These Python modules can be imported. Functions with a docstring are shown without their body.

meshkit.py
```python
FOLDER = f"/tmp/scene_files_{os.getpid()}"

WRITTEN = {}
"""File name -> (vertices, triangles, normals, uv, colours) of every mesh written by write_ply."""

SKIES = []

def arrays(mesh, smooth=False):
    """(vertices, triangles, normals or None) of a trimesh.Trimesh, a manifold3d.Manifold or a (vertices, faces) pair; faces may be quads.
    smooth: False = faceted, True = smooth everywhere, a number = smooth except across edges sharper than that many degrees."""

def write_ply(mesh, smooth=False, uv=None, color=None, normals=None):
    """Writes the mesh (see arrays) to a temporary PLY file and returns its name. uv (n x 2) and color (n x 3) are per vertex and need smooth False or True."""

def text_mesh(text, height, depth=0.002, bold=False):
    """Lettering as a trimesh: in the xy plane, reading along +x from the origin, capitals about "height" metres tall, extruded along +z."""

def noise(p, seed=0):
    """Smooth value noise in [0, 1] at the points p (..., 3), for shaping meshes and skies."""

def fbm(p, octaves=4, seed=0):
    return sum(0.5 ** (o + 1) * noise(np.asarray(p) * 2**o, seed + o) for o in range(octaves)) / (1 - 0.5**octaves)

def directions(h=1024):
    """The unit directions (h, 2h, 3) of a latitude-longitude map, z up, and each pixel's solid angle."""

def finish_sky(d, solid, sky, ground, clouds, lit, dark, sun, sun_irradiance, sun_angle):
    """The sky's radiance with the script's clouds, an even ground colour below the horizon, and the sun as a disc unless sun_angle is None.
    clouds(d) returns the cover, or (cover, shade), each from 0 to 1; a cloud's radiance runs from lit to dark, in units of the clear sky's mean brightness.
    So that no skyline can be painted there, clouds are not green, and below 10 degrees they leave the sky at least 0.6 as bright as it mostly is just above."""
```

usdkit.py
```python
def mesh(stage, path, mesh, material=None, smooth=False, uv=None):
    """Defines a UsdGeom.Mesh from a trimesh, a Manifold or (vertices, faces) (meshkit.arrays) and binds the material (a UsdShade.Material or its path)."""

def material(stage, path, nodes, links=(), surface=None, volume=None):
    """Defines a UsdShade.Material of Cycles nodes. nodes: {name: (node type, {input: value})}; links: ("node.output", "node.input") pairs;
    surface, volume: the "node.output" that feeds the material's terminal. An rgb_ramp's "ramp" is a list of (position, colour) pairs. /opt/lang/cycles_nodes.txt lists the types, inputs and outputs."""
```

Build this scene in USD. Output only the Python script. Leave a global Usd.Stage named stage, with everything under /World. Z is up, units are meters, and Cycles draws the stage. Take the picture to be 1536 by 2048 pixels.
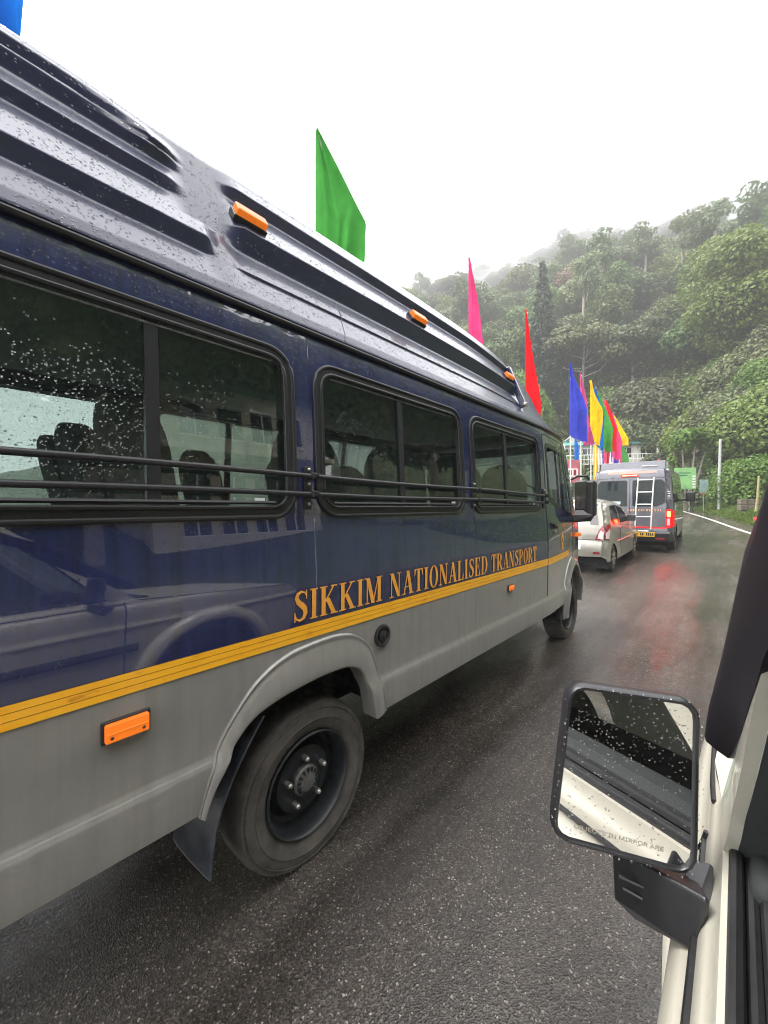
import math, random
import numpy as np
import trimesh
import manifold3d as m3
import shapely
from shapely.geometry import Polygon, MultiPolygon, LineString, Point, box
from shapely.ops import unary_union
from shapely.prepared import prep
from shapely import affinity
from pxr import Usd, UsdGeom, UsdLux, UsdShade, Gf, Sdf, Vt
import usdkit, meshkit

stage = Usd.Stage.CreateInMemory()
UsdGeom.SetStageUpAxis(stage, UsdGeom.Tokens.z)
UsdGeom.SetStageMetersPerUnit(stage, 1.0)
WORLD = UsdGeom.Xform.Define(stage, '/World')
UsdGeom.Scope.Define(stage, '/World/Looks')

# ------------------------------------------------------------------ camera, sky, sun, exposure
EYE = 1.54
YAW = math.atan(707 / 800)                       # looking left of the road's direction (+Y)
CC, SS = math.cos(YAW), math.sin(YAW)
cam = UsdGeom.Camera.Define(stage, '/World/camera')
cam.CreateFocalLengthAttr(18.75)
cam.CreateHorizontalApertureAttr(36.0)
cam.CreateVerticalApertureAttr(48.0)
cam.CreateVerticalApertureOffsetAttr(-0.23)
cam.CreateClippingRangeAttr(Gf.Vec2f(0.03, 5000))
cam.CreateExposureAttr(2.0)
_m = Gf.Matrix4d(1)
_m.SetRow(0, Gf.Vec4d(CC, SS, 0, 0)); _m.SetRow(1, Gf.Vec4d(0, 0, 1, 0))
_m.SetRow(2, Gf.Vec4d(SS, -CC, 0, 0)); _m.SetRow(3, Gf.Vec4d(0, 0, EYE, 1))
cam.AddTransformOp().Set(_m)

SUN = np.array([-0.35, -0.25, 0.9]); SUN = SUN / np.linalg.norm(SUN)
sun = UsdLux.DistantLight.Define(stage, '/World/sun')
sun.CreateIntensityAttr(0.3); sun.CreateAngleAttr(25.0); sun.CreateNormalizeAttr(True)
sun.CreateColorAttr(Gf.Vec3f(1.0, 0.97, 0.93))
_z = Gf.Vec3d(*SUN); _x = Gf.Cross(Gf.Vec3d(0, 1, 0), _z).GetNormalized(); _y = Gf.Cross(_z, _x)
_m = Gf.Matrix4d(1)
for i, r in enumerate((_x, _y, _z)): _m.SetRow(i, Gf.Vec4d(r[0], r[1], r[2], 0))
sun.AddTransformOp().Set(_m)

sky = UsdLux.DomeLight.Define(stage, '/World/sky')
sky_mat = usdkit.material(stage, '/World/Looks/overcast_sky', {
    'sky': ('sky_texture', {'sky_type': 'single_scattering', 'sun_disc': False, 'sun_elevation': math.asin(SUN[2]), 'sun_rotation': math.atan2(SUN[0], SUN[1])}),
    'co': ('texture_coordinate', {}),
    'mp': ('mapping', {'scale': (1.2, 1.2, 2.6)}),
    'n': ('noise_texture', {'scale': 1.6, 'detail': 4, 'roughness': 0.55}),
    'r': ('rgb_ramp', {'ramp': [(0.3, (9.4, 9.45, 9.55)), (0.7, (10.6, 10.62, 10.65))]}),
    'm': ('mix_color', {'fac': 0.95, 'use_clamp': False}),
    'bg': ('background_shader', {'strength': 0.1})},
    [('co.generated', 'mp.vector'), ('mp.vector', 'n.vector'), ('n.fac', 'r.fac'), ('sky.color', 'm.a'), ('r.color', 'm.b'), ('m.result', 'bg.color')], surface='bg.background')
UsdShade.MaterialBindingAPI.Apply(sky.GetPrim()).Bind(sky_mat)
for p, k in ((sky, 'structure'),):
    p.GetPrim().SetCustomDataByKey('kind', k)

# ------------------------------------------------------------------ helpers
used = {}
def fresh(parent, name):
    key = (parent, name); n = used.get(key, -1) + 1; used[key] = n
    return f'{parent}/{name}' + (f'_{n:03d}' if n else '')

def path_of(p): return '/World' if p is None else (p if isinstance(p, str) else str(p.GetPath()))

def tag(p, label=None, cat=None, group=None, kind=None):
    p = p.GetPrim() if hasattr(p, 'GetPrim') else p
    for k, v in (('label', label), ('category', cat), ('group', group), ('kind', kind)):
        if v: p.SetCustomDataByKey(k, v)
    return p

def raw(path, v, f, n, mat):
    m = UsdGeom.Mesh.Define(stage, path)
    m.CreatePointsAttr(Vt.Vec3fArray.FromNumpy(np.ascontiguousarray(v, np.float32)))
    m.CreateFaceVertexCountsAttr(Vt.IntArray.FromNumpy(np.full(len(f), f.shape[1], np.int32)))
    m.CreateFaceVertexIndicesAttr(Vt.IntArray.FromNumpy(np.ascontiguousarray(f, np.int32).ravel()))
    m.CreateSubdivisionSchemeAttr('none')
    if n is not None:
        m.CreateNormalsAttr(Vt.Vec3fArray.FromNumpy(np.ascontiguousarray(n, np.float32)))
        m.SetNormalsInterpolation('vertex')
    if mat is not None:
        UsdShade.MaterialBindingAPI.Apply(m.GetPrim()).Bind(mat)
    return m.GetPrim()

def obj(name, mesh, mat, parent=None, smooth=False):
    """One Mesh prim under parent (or /World). mesh: trimesh, Manifold, (v, f) or (v, f, n)."""
    path = fresh(path_of(parent), name)
    if isinstance(mesh, tuple) and len(mesh) == 3:
        return raw(path, *mesh, mat)
    return usdkit.mesh(stage, path, mesh, mat, smooth).GetPrim()

def thing(name, label=None, cat=None, loc=(0, 0, 0), rz=0.0, group=None, kind=None, parent=None):
    x = UsdGeom.Xform.Define(stage, fresh(path_of(parent), name))
    x.AddTranslateOp().Set(Gf.Vec3d(*map(float, loc)))
    x.AddRotateZOp().Set(float(rz))
    return tag(x, label, cat, group, kind)

def dup(src, name, loc, rz=0, sc=1.0, label=None, cat=None, group=None):
    x = UsdGeom.Xform.Define(stage, fresh('/World', name))
    x.GetPrim().GetReferences().AddInternalReference(src.GetPath())
    x.ClearXformOpOrder()
    x.AddTranslateOp(opSuffix='place').Set(Gf.Vec3d(*map(float, loc)))
    x.AddRotateZOp(opSuffix='turn').Set(float(rz))
    s = sc if np.ndim(sc) else (sc, sc, sc)
    x.AddScaleOp(opSuffix='size').Set(Gf.Vec3f(*map(float, s)))
    x.GetPrim().SetInstanceable(True)
    return tag(x, label, cat, group)

cat_ = trimesh.util.concatenate
def bx(x0, x1, y0, y1, z0, z1):
    m = trimesh.creation.box((abs(x1 - x0), abs(y1 - y0), abs(z1 - z0)))
    m.apply_translation(((x0 + x1) / 2, (y0 + y1) / 2, (z0 + z1) / 2)); return m

def rbox(x0, x1, y0, y1, z0, z1, r=0.01, seg=6):
    """Box with rounded edges: hull of spheres at the corners."""
    r = min(r, abs(x1 - x0) / 2.01, abs(y1 - y0) / 2.01, abs(z1 - z0) / 2.01)
    s = trimesh.creation.icosphere(1, r).vertices
    pts = np.vstack([s + (x, y, z) for x in (min(x0, x1) + r, max(x0, x1) - r) for y in (min(y0, y1) + r, max(y0, y1) - r) for z in (min(z0, z1) + r, max(z0, z1) - r)])
    return trimesh.convex.convex_hull(pts)

def hull(pts, r=0.0):
    pts = np.asarray(pts, float)
    if r:
        s = trimesh.creation.icosphere(1, r).vertices
        pts = np.vstack([s + p for p in pts])
    return trimesh.convex.convex_hull(pts)

def tube(points, radii, sides=10, caps=True):
    p = np.asarray(points, float); n = len(p)
    r = np.broadcast_to(radii, (n,))
    t = np.gradient(p, axis=0); t /= np.linalg.norm(t, axis=1, keepdims=True) + 1e-12
    a = np.cross(t, np.where(np.abs(t[:, 2:]) < 0.9, [0, 0, 1.0], [1.0, 0, 0])); a /= np.linalg.norm(a, axis=1, keepdims=True) + 1e-12
    b = np.cross(t, a); ang = np.arange(sides) * 2 * np.pi / sides
    v = (p[:, None] + r[:, None, None] * (np.cos(ang)[None, :, None] * a[:, None] + np.sin(ang)[None, :, None] * b[:, None])).reshape(-1, 3)
    i, j = np.meshgrid(np.arange(n - 1), np.arange(sides), indexing='ij')
    q = np.stack([i * sides + j, i * sides + (j + 1) % sides, (i + 1) * sides + (j + 1) % sides, (i + 1) * sides + j], -1).reshape(-1, 4)
    f = np.vstack([q[:, [0, 1, 2]], q[:, [0, 2, 3]]])
    if caps:
        k = len(v); v = np.vstack([v, p[0], p[-1]])
        c = [[k, (j + 1) % sides, j] for j in range(sides)] + [[k + 1, (n - 1) * sides + j, (n - 1) * sides + (j + 1) % sides] for j in range(sides)]
        f = np.vstack([f, c])
    m = trimesh.Trimesh(v, f, process=False); m.fix_normals() if n < 40 else None
    return m

def lathe_x(profile, seg=48):
    """profile: (r, x) pairs turned about the X axis through the origin (a wheel's axle)."""
    pr = np.asarray(profile, float); n = len(pr); a = np.arange(seg) * 2 * np.pi / seg
    v = np.stack([np.broadcast_to(pr[:, 1][:, None], (n, seg)), pr[:, 0][:, None] * np.cos(a), pr[:, 0][:, None] * np.sin(a)], -1).reshape(-1, 3)
    i, j = np.meshgrid(np.arange(n - 1), np.arange(seg), indexing='ij')
    q = np.stack([i * seg + j, i * seg + (j + 1) % seg, (i + 1) * seg + (j + 1) % seg, (i + 1) * seg + j], -1).reshape(-1, 4)
    return trimesh.Trimesh(v, np.vstack([q[:, [0, 1, 2]], q[:, [0, 2, 3]]]), process=False)

def shift(m, d): m = m.copy(); m.apply_translation(d); return m

def cells(poly, cu, cv):
    """Meshes a polygon in the plane along the lines of a grid: (points, triangles)."""
    out_p, out_t, index = [], [], {}
    def pt(x, y):
        k = (round(x * 1e5), round(y * 1e5))
        if k not in index: index[k] = len(out_p); out_p.append((x, y))
        return index[k]
    for g in (poly.geoms if hasattr(poly, 'geoms') else [poly]):
        pp = prep(g); x0, y0, x1, y1 = g.bounds
        us = np.linspace(x0, x1, max(2, int(round((x1 - x0) / cu)) + 1)); vs = np.linspace(y0, y1, max(2, int(round((y1 - y0) / cv)) + 1))
        for a, b in zip(us[:-1], us[1:]):
            for c, d in zip(vs[:-1], vs[1:]):
                cell = box(a, c, b, d)
                if pp.contains(cell):
                    q = [pt(a, c), pt(b, c), pt(b, d), pt(a, d)]; out_t += [(q[0], q[1], q[2]), (q[0], q[2], q[3])]
                elif pp.intersects(cell):
                    part = g.intersection(cell)
                    for h in (part.geoms if hasattr(part, 'geoms') else [part]):
                        if h.geom_type != 'Polygon' or h.area < 1e-9: continue
                        try: v, f = trimesh.creation.triangulate_polygon(h, engine='earcut')
                        except Exception: continue
                        ids = [pt(*q[:2]) for q in v]
                        out_t += [(ids[i], ids[j], ids[k]) for i, j, k in f if len({ids[i], ids[j], ids[k]}) == 3]
    return np.array(out_p), np.array(out_t)

def sheet(poly, fn, cu, cv, outward):
    """A polygon in (u, v) laid on the surface fn(u, v) -> xyz with the surface's own normals, facing the direction outward."""
    p, t = cells(poly, cu, cv); u, v = p[:, 0], p[:, 1]; e = 2e-3
    x = fn(u, v); du = fn(u + e, v) - fn(u - e, v); dv = fn(u, v + e) - fn(u, v - e)
    n = np.cross(du, dv); n /= np.linalg.norm(n, axis=1, keepdims=True) + 1e-15
    if np.sum(n @ np.asarray(outward)) < 0: n = -n
    fnr = np.cross(x[t[:, 1]] - x[t[:, 0]], x[t[:, 2]] - x[t[:, 0]])
    flip = np.einsum('ij,ij->i', fnr, n[t[:, 0]]) < 0
    t = t.copy(); t[flip] = t[flip][:, ::-1]
    return x, t, n

def grid_mesh(P, closed_u=False):
    """P: (n, m, 3) grid of points -> trimesh."""
    n, m = P.shape[:2]
    i, j = np.meshgrid(np.arange(n - 1), np.arange(m - 1), indexing='ij')
    a = (i * m + j).ravel(); q = np.stack([a, a + m, a + m + 1, a + 1], 1)
    return trimesh.Trimesh(P.reshape(-1, 3), np.vstack([q[:, [0, 1, 2]], q[:, [0, 2, 3]]]), process=False)

def rrect(x0, y0, x1, y1, r): return box(x0 + r, y0 + r, x1 - r, y1 - r).buffer(r, quad_segs=6)
def sstep(a, b, x):
    t = np.clip((np.asarray(x, float) - a) / (b - a), 0, 1); return t * t * (3 - 2 * t)
def at(px, depth):
    """Point on the ground seen in the photo's column px at this depth along the camera's axis."""
    t = (px - 768) / 800.0
    return (-SS + CC * t) * depth, (CC + SS * t) * depth

# ------------------------------------------------------------------ materials
def M(name, nodes, links, surface='p.BSDF'): return usdkit.material(stage, '/World/Looks/' + name, nodes, links, surface=surface)
def plain(name, col, rough=0.5, metal=0.0, spec=0.5, coat=0.0, var=0.0, scale=20, bump=0.0, bscale=200, emit=0.0, ecol=None):
    nodes = {'p': ('principled_bsdf', {'base_color': col, 'roughness': rough, 'metallic': metal, 'specular_ior_level': spec, 'coat_weight': coat, 'emission_strength': emit, 'emission_color': ecol or col})}
    links = []
    if var or bump: nodes['g'] = ('geometry', {})
    if var:
        nodes['n'] = ('noise_texture', {'scale': scale, 'detail': 4, 'roughness': 0.6})
        nodes['r'] = ('rgb_ramp', {'ramp': [(0.3, tuple(c * (1 - var) for c in col)), (0.7, tuple(min(1, c * (1 + var)) for c in col))]})
        links += [('g.position', 'n.vector'), ('n.fac', 'r.fac'), ('r.color', 'p.base_color')]
    if bump:
        nodes['bn'] = ('noise_texture', {'scale': bscale, 'detail': 2}); nodes['b'] = ('bump', {'strength': bump, 'distance': 0.002})
        links += [('g.position', 'bn.vector'), ('bn.fac', 'b.height'), ('b.normal', 'p.normal')]
    return M(name, nodes, links)

def wet_paint(name, col, rough, metal=0.0, coat=1.0, drops=0.6, dirt=None, coat_ior=1.5, coat_rough=0.03, wav=0.08, streak=0.0):
    """Vehicle paint with a clear coat, a slight waviness of the panels and beads of rain on the upward parts."""
    nodes = {'g': ('geometry', {}), 'mp': ('mapping', {'scale': (1, 1, 1)}),
             'v': ('voronoi_texture', {'scale': 95.0, 'randomness': 1.0}), 'vr': ('map_range', {'from_min': 0.12, 'from_max': 0.32, 'to_min': 1.0, 'to_max': 0.0, 'clamp': True}),
             'mask': ('noise_texture', {'scale': 40.0, 'detail': 1}), 'mr': ('map_range', {'from_min': 0.5, 'from_max': 0.6, 'to_min': 0.0, 'to_max': 1.0, 'clamp': True}),
             'mul': ('math', {'math_type': 'multiply'}),
             'wav': ('noise_texture', {'scale': 2.5, 'detail': 1}), 'b0': ('bump', {'strength': wav, 'distance': 0.01}),
             'b': ('bump', {'strength': drops, 'distance': 0.002}),
             'dn': ('noise_texture', {'scale': 9.0, 'detail': 5, 'roughness': 0.65}), 'dr': ('rgb_ramp', {'ramp': [(0.35, col), (0.75, dirt or tuple(c * 1.18 + 0.003 for c in col))]}),
             'smp': ('mapping', {'scale': (3.0, 26.0, 1.1)}), 'sn': ('noise_texture', {'scale': 1.0, 'detail': 4, 'roughness': 0.6}), 'sr': ('rgb_ramp', {'ramp': [(0.36, (1 - streak, 1 - streak * 1.02, 1 - streak * 1.05)), (0.52, (1, 1, 1)), (0.72, (1 + streak * 0.8, 1 + streak * 0.75, 1 + streak * 0.65))]}), 'sm': ('mix_color', {'blend_type': 'multiply', 'fac': 1.0, 'use_clamp': False}),
             'p': ('principled_bsdf', {'roughness': rough, 'metallic': metal, 'coat_weight': coat, 'coat_roughness': coat_rough, 'coat_ior': coat_ior})}
    return M(name, nodes, [('g.position', 'mp.vector'), ('mp.vector', 'v.vector'), ('v.distance', 'vr.value'), ('g.position', 'mask.vector'), ('mask.fac', 'mr.value'), ('vr.result', 'mul.value1'), ('mr.result', 'mul.value2'),
                           ('g.position', 'wav.vector'), ('wav.fac', 'b0.height'), ('b0.normal', 'b.normal'), ('mul.value', 'b.height'), ('b.normal', 'p.normal'), ('b.normal', 'p.coat_normal'),
                           ('g.position', 'dn.vector'), ('dn.fac', 'dr.fac'), ('dr.color', 'sm.a'), ('g.position', 'smp.vector'), ('smp.vector', 'sn.vector'), ('sn.fac', 'sr.fac'), ('sr.color', 'sm.b'), ('sm.result', 'p.base_color')])

def glass(name, tint, ior=1.5, extra=0.0, haze=0.0):
    nodes = {'f': ('fresnel', {'IOR': ior}), 'a': ('math', {'math_type': 'add', 'value2': extra, 'use_clamp': True}),
             't': ('transparent_bsdf', {'color': tint}), 'gl': ('glossy_bsdf', {'color': (1, 1, 1), 'roughness': 0.015}), 'm': ('mix_closure', {})}
    links = [('f.fac', 'a.value1'), ('a.value', 'm.fac'), ('t.BSDF', 'm.closure1'), ('gl.BSDF', 'm.closure2')]
    if haze:
        nodes['d'] = ('translucent_bsdf', {'color': (0.75, 0.9, 0.82)}); nodes['m2'] = ('mix_closure', {'fac': haze})
        links += [('m.closure', 'm2.closure1'), ('d.BSDF', 'm2.closure2')]
        return M(name, nodes, links, 'm2.closure')
    return M(name, nodes, links, 'm.closure')

MT = {}
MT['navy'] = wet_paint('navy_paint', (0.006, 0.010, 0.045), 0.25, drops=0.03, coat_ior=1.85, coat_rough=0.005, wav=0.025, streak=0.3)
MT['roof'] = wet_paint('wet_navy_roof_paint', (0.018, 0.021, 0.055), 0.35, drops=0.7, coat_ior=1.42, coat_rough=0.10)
MT['grey'] = wet_paint('grey_beige_metallic_paint', (0.255, 0.25, 0.235), 0.34, metal=0.35, coat=0.9, drops=0.08, dirt=(0.29, 0.278, 0.25), streak=0.08)
MT['rubber'] = plain('black_rubber', (0.014, 0.014, 0.015), 0.42, var=0.3, scale=30)
MT['gasket'] = plain('black_window_gasket', (0.016, 0.016, 0.018), 0.3)
MT['black'] = plain('black_plastic', (0.018, 0.018, 0.02), 0.35, var=0.25, scale=25, bump=0.15, bscale=600)
MT['dark'] = plain('dark_underbody', (0.012, 0.012, 0.012), 0.7, var=0.4, scale=8)
MT['tyre'] = plain('dusty_tyre', (0.080, 0.073, 0.065), 0.65, spec=0.35, var=0.35, scale=14, bump=0.4, bscale=90)
MT['rim'] = plain('dark_steel_rim', (0.022, 0.025, 0.028), 0.38, metal=0.3, var=0.3, scale=20)
MT['steel'] = plain('dull_bright_steel', (0.55, 0.54, 0.5), 0.3, metal=0.9)
MT['hub'] = plain('grey_hub', (0.16, 0.16, 0.155), 0.45, metal=0.6, var=0.3, scale=60)
MT['amber'] = plain('amber_lens', (0.75, 0.13, 0.012), 0.4, spec=0.25, coat=0.15, emit=0.12, ecol=(1, 0.25, 0.02), bump=0.3, bscale=220)
MT['orange_print'] = plain('orange_print', (0.82, 0.36, 0.05), 0.4, var=0.1, scale=30)
MT['seat'] = plain('teal_grey_seat_cloth', (0.075, 0.11, 0.108), 0.85, var=0.3, scale=40)
MT['lining'] = plain('pale_interior_lining', (0.36, 0.37, 0.34), 0.7)
MT['interior'] = plain('dark_interior', (0.03, 0.033, 0.033), 0.8)
MT['chrome'] = plain('mirror_silver', (0.92, 0.92, 0.92), 0.01, metal=1.0)
MT['dull_mirror'] = plain('rain_dimmed_mirror', (0.07, 0.065, 0.065), 0.06, metal=1.0)
MT['white'] = plain('white_paint', (0.75, 0.75, 0.73), 0.4, var=0.06, scale=6)
MT['bus_glass'] = glass('green_tinted_window_glass', (0.41, 0.465, 0.445), ior=1.85, extra=0.005, haze=0.05)
MT['dark_glass'] = glass('dark_tinted_glass', (0.22, 0.25, 0.25), extra=0.02)
MT['water'] = M('rain_water', {'p': ('principled_bsdf', {'base_color': (1, 1, 1), 'roughness': 0.0, 'transmission_weight': 1.0, 'ior': 1.33})}, [])
MT['stripe'] = M('yellow_orange_stripe', {'g': ('geometry', {}), 's': ('separate_xyz', {}), 'n': ('noise_texture', {'scale': 60, 'detail': 3}), 'mp': ('mapping', {'scale': (1, 0.25, 1)}),
    'r': ('rgb_ramp', {'ramp': [(0.24, (0.60, 0.24, 0.006)), (0.36, (0.88, 0.40, 0.010)), (0.75, (0.95, 0.47, 0.02))]}), 'p': ('principled_bsdf', {'roughness': 0.42, 'coat_weight': 0.4})},
    [('g.position', 'mp.vector'), ('mp.vector', 'n.vector'), ('n.fac', 'r.fac'), ('r.color', 'p.base_color')])

def leaf_mat(name, dark, light, vary=True):
    lo, hi = ((0.465, 0.53), (0.65, 1.35)) if vary else ((0.495, 0.505), (0.95, 1.05))
    return M(name, {'g': ('geometry', {}), 'o': ('object_info', {}), 'r': ('rgb_ramp', {'ramp': [(0.0, dark), (0.7, light), (1.0, tuple(min(1, c * 1.35) for c in light))]}),
        'h': ('hsv', {'saturation': 0.95}), 'mr': ('map_range', {'from_min': 0, 'from_max': 1, 'to_min': lo[0], 'to_max': lo[1]}), 'vr': ('map_range', {'from_min': 0, 'from_max': 1, 'to_min': hi[0], 'to_max': hi[1]}),
        'm7': ('math', {'math_type': 'multiply', 'value2': 7.3}), 'fr': ('math', {'math_type': 'fraction'}),
        'd': ('principled_bsdf', {'roughness': 0.45, 'specular_ior_level': 0.35}), 't': ('translucent_bsdf', {}), 'm': ('mix_closure', {'fac': 0.3})},
        [('g.random_per_island', 'r.fac'), ('r.color', 'h.color'), ('o.random', 'mr.value'), ('o.random', 'm7.value1'), ('m7.value', 'fr.value1'), ('fr.value', 'vr.value'), ('mr.result', 'h.hue'), ('vr.result', 'h.value'),
         ('h.color', 'd.base_color'), ('h.color', 't.color'), ('d.BSDF', 'm.closure1'), ('t.BSDF', 'm.closure2')], 'm.closure')
MT['leaf_a'] = leaf_mat('broad_green_leaves', (0.085, 0.125, 0.030), (0.27, 0.33, 0.085))
MT['leaf_b'] = leaf_mat('yellow_green_leaves', (0.12, 0.17, 0.026), (0.38, 0.42, 0.075))
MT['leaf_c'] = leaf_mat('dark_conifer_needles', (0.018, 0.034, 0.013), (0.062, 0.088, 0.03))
MT['leaf_d'] = leaf_mat('reddish_brown_leaves', (0.15, 0.10, 0.05), (0.36, 0.26, 0.14))
MT['leaf_e'] = leaf_mat('bright_creeper_leaves', (0.09, 0.17, 0.015), (0.32, 0.46, 0.04), False)
MT['leaf_f'] = leaf_mat('grey_green_leaves', (0.12, 0.15, 0.06), (0.35, 0.385, 0.17))
MT['leaf_grass'] = leaf_mat('wet_grass', (0.09, 0.14, 0.02), (0.30, 0.38, 0.05), False)
MT['bark'] = plain('grey_bark', (0.26, 0.23, 0.19), 0.9, var=0.4, scale=6)
MT['soil'] = M('wet_ground_with_undergrowth', {'g': ('geometry', {}), 'n': ('noise_texture', {'scale': 0.35, 'detail': 6, 'roughness': 0.7}), 'r': ('rgb_ramp', {'ramp': [(0.3, (0.03, 0.045, 0.016)), (0.55, (0.06, 0.085, 0.03)), (0.75, (0.09, 0.085, 0.045))]}),
    'n2': ('noise_texture', {'scale': 1.4, 'detail': 5}), 'b': ('bump', {'strength': 1.0, 'distance': 0.4}), 'p': ('principled_bsdf', {'roughness': 0.85})},
    [('g.position', 'n.vector'), ('n.fac', 'r.fac'), ('r.color', 'p.base_color'), ('g.position', 'n2.vector'), ('n2.fac', 'b.height'), ('b.normal', 'p.normal')])
MT['asphalt'] = M('wet_asphalt', {'g': ('geometry', {}),
    'v': ('voronoi_texture', {'scale': 175.0}), 'sep': ('separate_color', {}), 'agg': ('rgb_ramp', {'ramp': [(0.0, (0.020, 0.018, 0.0165)), (0.55, (0.038, 0.034, 0.031)), (0.93, (0.072, 0.065, 0.059)), (0.972, (0.12, 0.11, 0.10)), (1.0, (0.27, 0.25, 0.225))]}),
    'big': ('noise_texture', {'scale': 0.8, 'detail': 7, 'roughness': 0.68}), 'bigr': ('rgb_ramp', {'ramp': [(0.3, (0.6, 0.58, 0.56)), (0.7, (1.7, 1.6, 1.5))]}), 'mulc': ('mix_color', {'blend_type': 'multiply', 'fac': 1.0, 'use_clamp': False}),
    'mp2': ('mapping', {'scale': (1.7, 0.05, 1.0), 'location': (0.35, 0.0, 0.0)}), 'trk': ('noise_texture', {'scale': 1.0, 'detail': 3, 'roughness': 0.5}), 'trr': ('rgb_ramp', {'ramp': [(0.38, (0.5, 0.48, 0.46)), (0.52, (1.0, 1.0, 1.0)), (0.7, (1.35, 1.3, 1.25))]}), 'mulc2': ('mix_color', {'blend_type': 'multiply', 'fac': 1.0, 'use_clamp': False}),
    'mp': ('mapping', {'scale': (1.6, 0.30, 1.0)}), 'wet': ('noise_texture', {'scale': 1.0, 'detail': 6, 'roughness': 0.62}), 'wr': ('map_range', {'from_min': 0.36, 'from_max': 0.66, 'to_min': 0.09, 'to_max': 0.30, 'clamp': True}), 'wb': ('map_range', {'from_min': 0.36, 'from_max': 0.62, 'to_min': 0.25, 'to_max': 1.0, 'clamp': True}),
    'hn': ('noise_texture', {'scale': 150.0, 'detail': 3}), 'hadd': ('math', {'math_type': 'add'}), 'b': ('bump', {'distance': 0.0022}),
    'p': ('principled_bsdf', {'specular_ior_level': 0.5})},
    [('g.position', 'v.vector'), ('v.color', 'sep.color'), ('sep.r', 'agg.fac'), ('g.position', 'big.vector'), ('big.fac', 'bigr.fac'), ('agg.color', 'mulc.a'), ('bigr.color', 'mulc.b'),
     ('g.position', 'mp2.vector'), ('mp2.vector', 'trk.vector'), ('trk.fac', 'trr.fac'), ('mulc.result', 'mulc2.a'), ('trr.color', 'mulc2.b'), ('mulc2.result', 'p.base_color'),
     ('g.position', 'mp.vector'), ('mp.vector', 'wet.vector'), ('wet.fac', 'wr.value'), ('wr.result', 'p.roughness'), ('wet.fac', 'wb.value'), ('wb.result', 'b.strength'), ('g.position', 'hn.vector'), ('v.distance', 'hadd.value1'), ('hn.fac', 'hadd.value2'), ('hadd.value', 'b.height'), ('b.normal', 'p.normal')])
MT['line'] = plain('worn_white_line', (0.55, 0.55, 0.52), 0.35, var=0.35, scale=5)

# ------------------------------------------------------------------ terrain and road
RE = np.array([(4.4, -60), (3.6, -20), (3.3, 0), (2.9, 7), (1.9, 14), (0.49, 20.7), (-0.93, 28.2), (-3.3, 38.6), (-8, 52), (-17, 68), (-34, 88)], float)   # the road's right edge
from scipy.interpolate import PchipInterpolator, CubicSpline
edge_x = PchipInterpolator(RE[:, 1], RE[:, 0])
ROADW = 8.2
def road_z(Y): return 0.04 * np.logaddexp(0, (np.asarray(Y, float) - 5) * 1.2) / 1.2
def ridge(t): return np.interp(t, [-1.2, -0.8, -0.3, 0, 0.2, 0.5, 0.8, 1.0, 1.6], [0.1, 0.18, 0.32, 0.44, 0.50, 0.61, 0.61, 0.63, 0.63])
def foot(t): return np.interp(t, [-1.2, 0.2, 0.5, 0.75, 0.95, 1.2], [60, 50, 46, 40, 27, 22])
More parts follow.
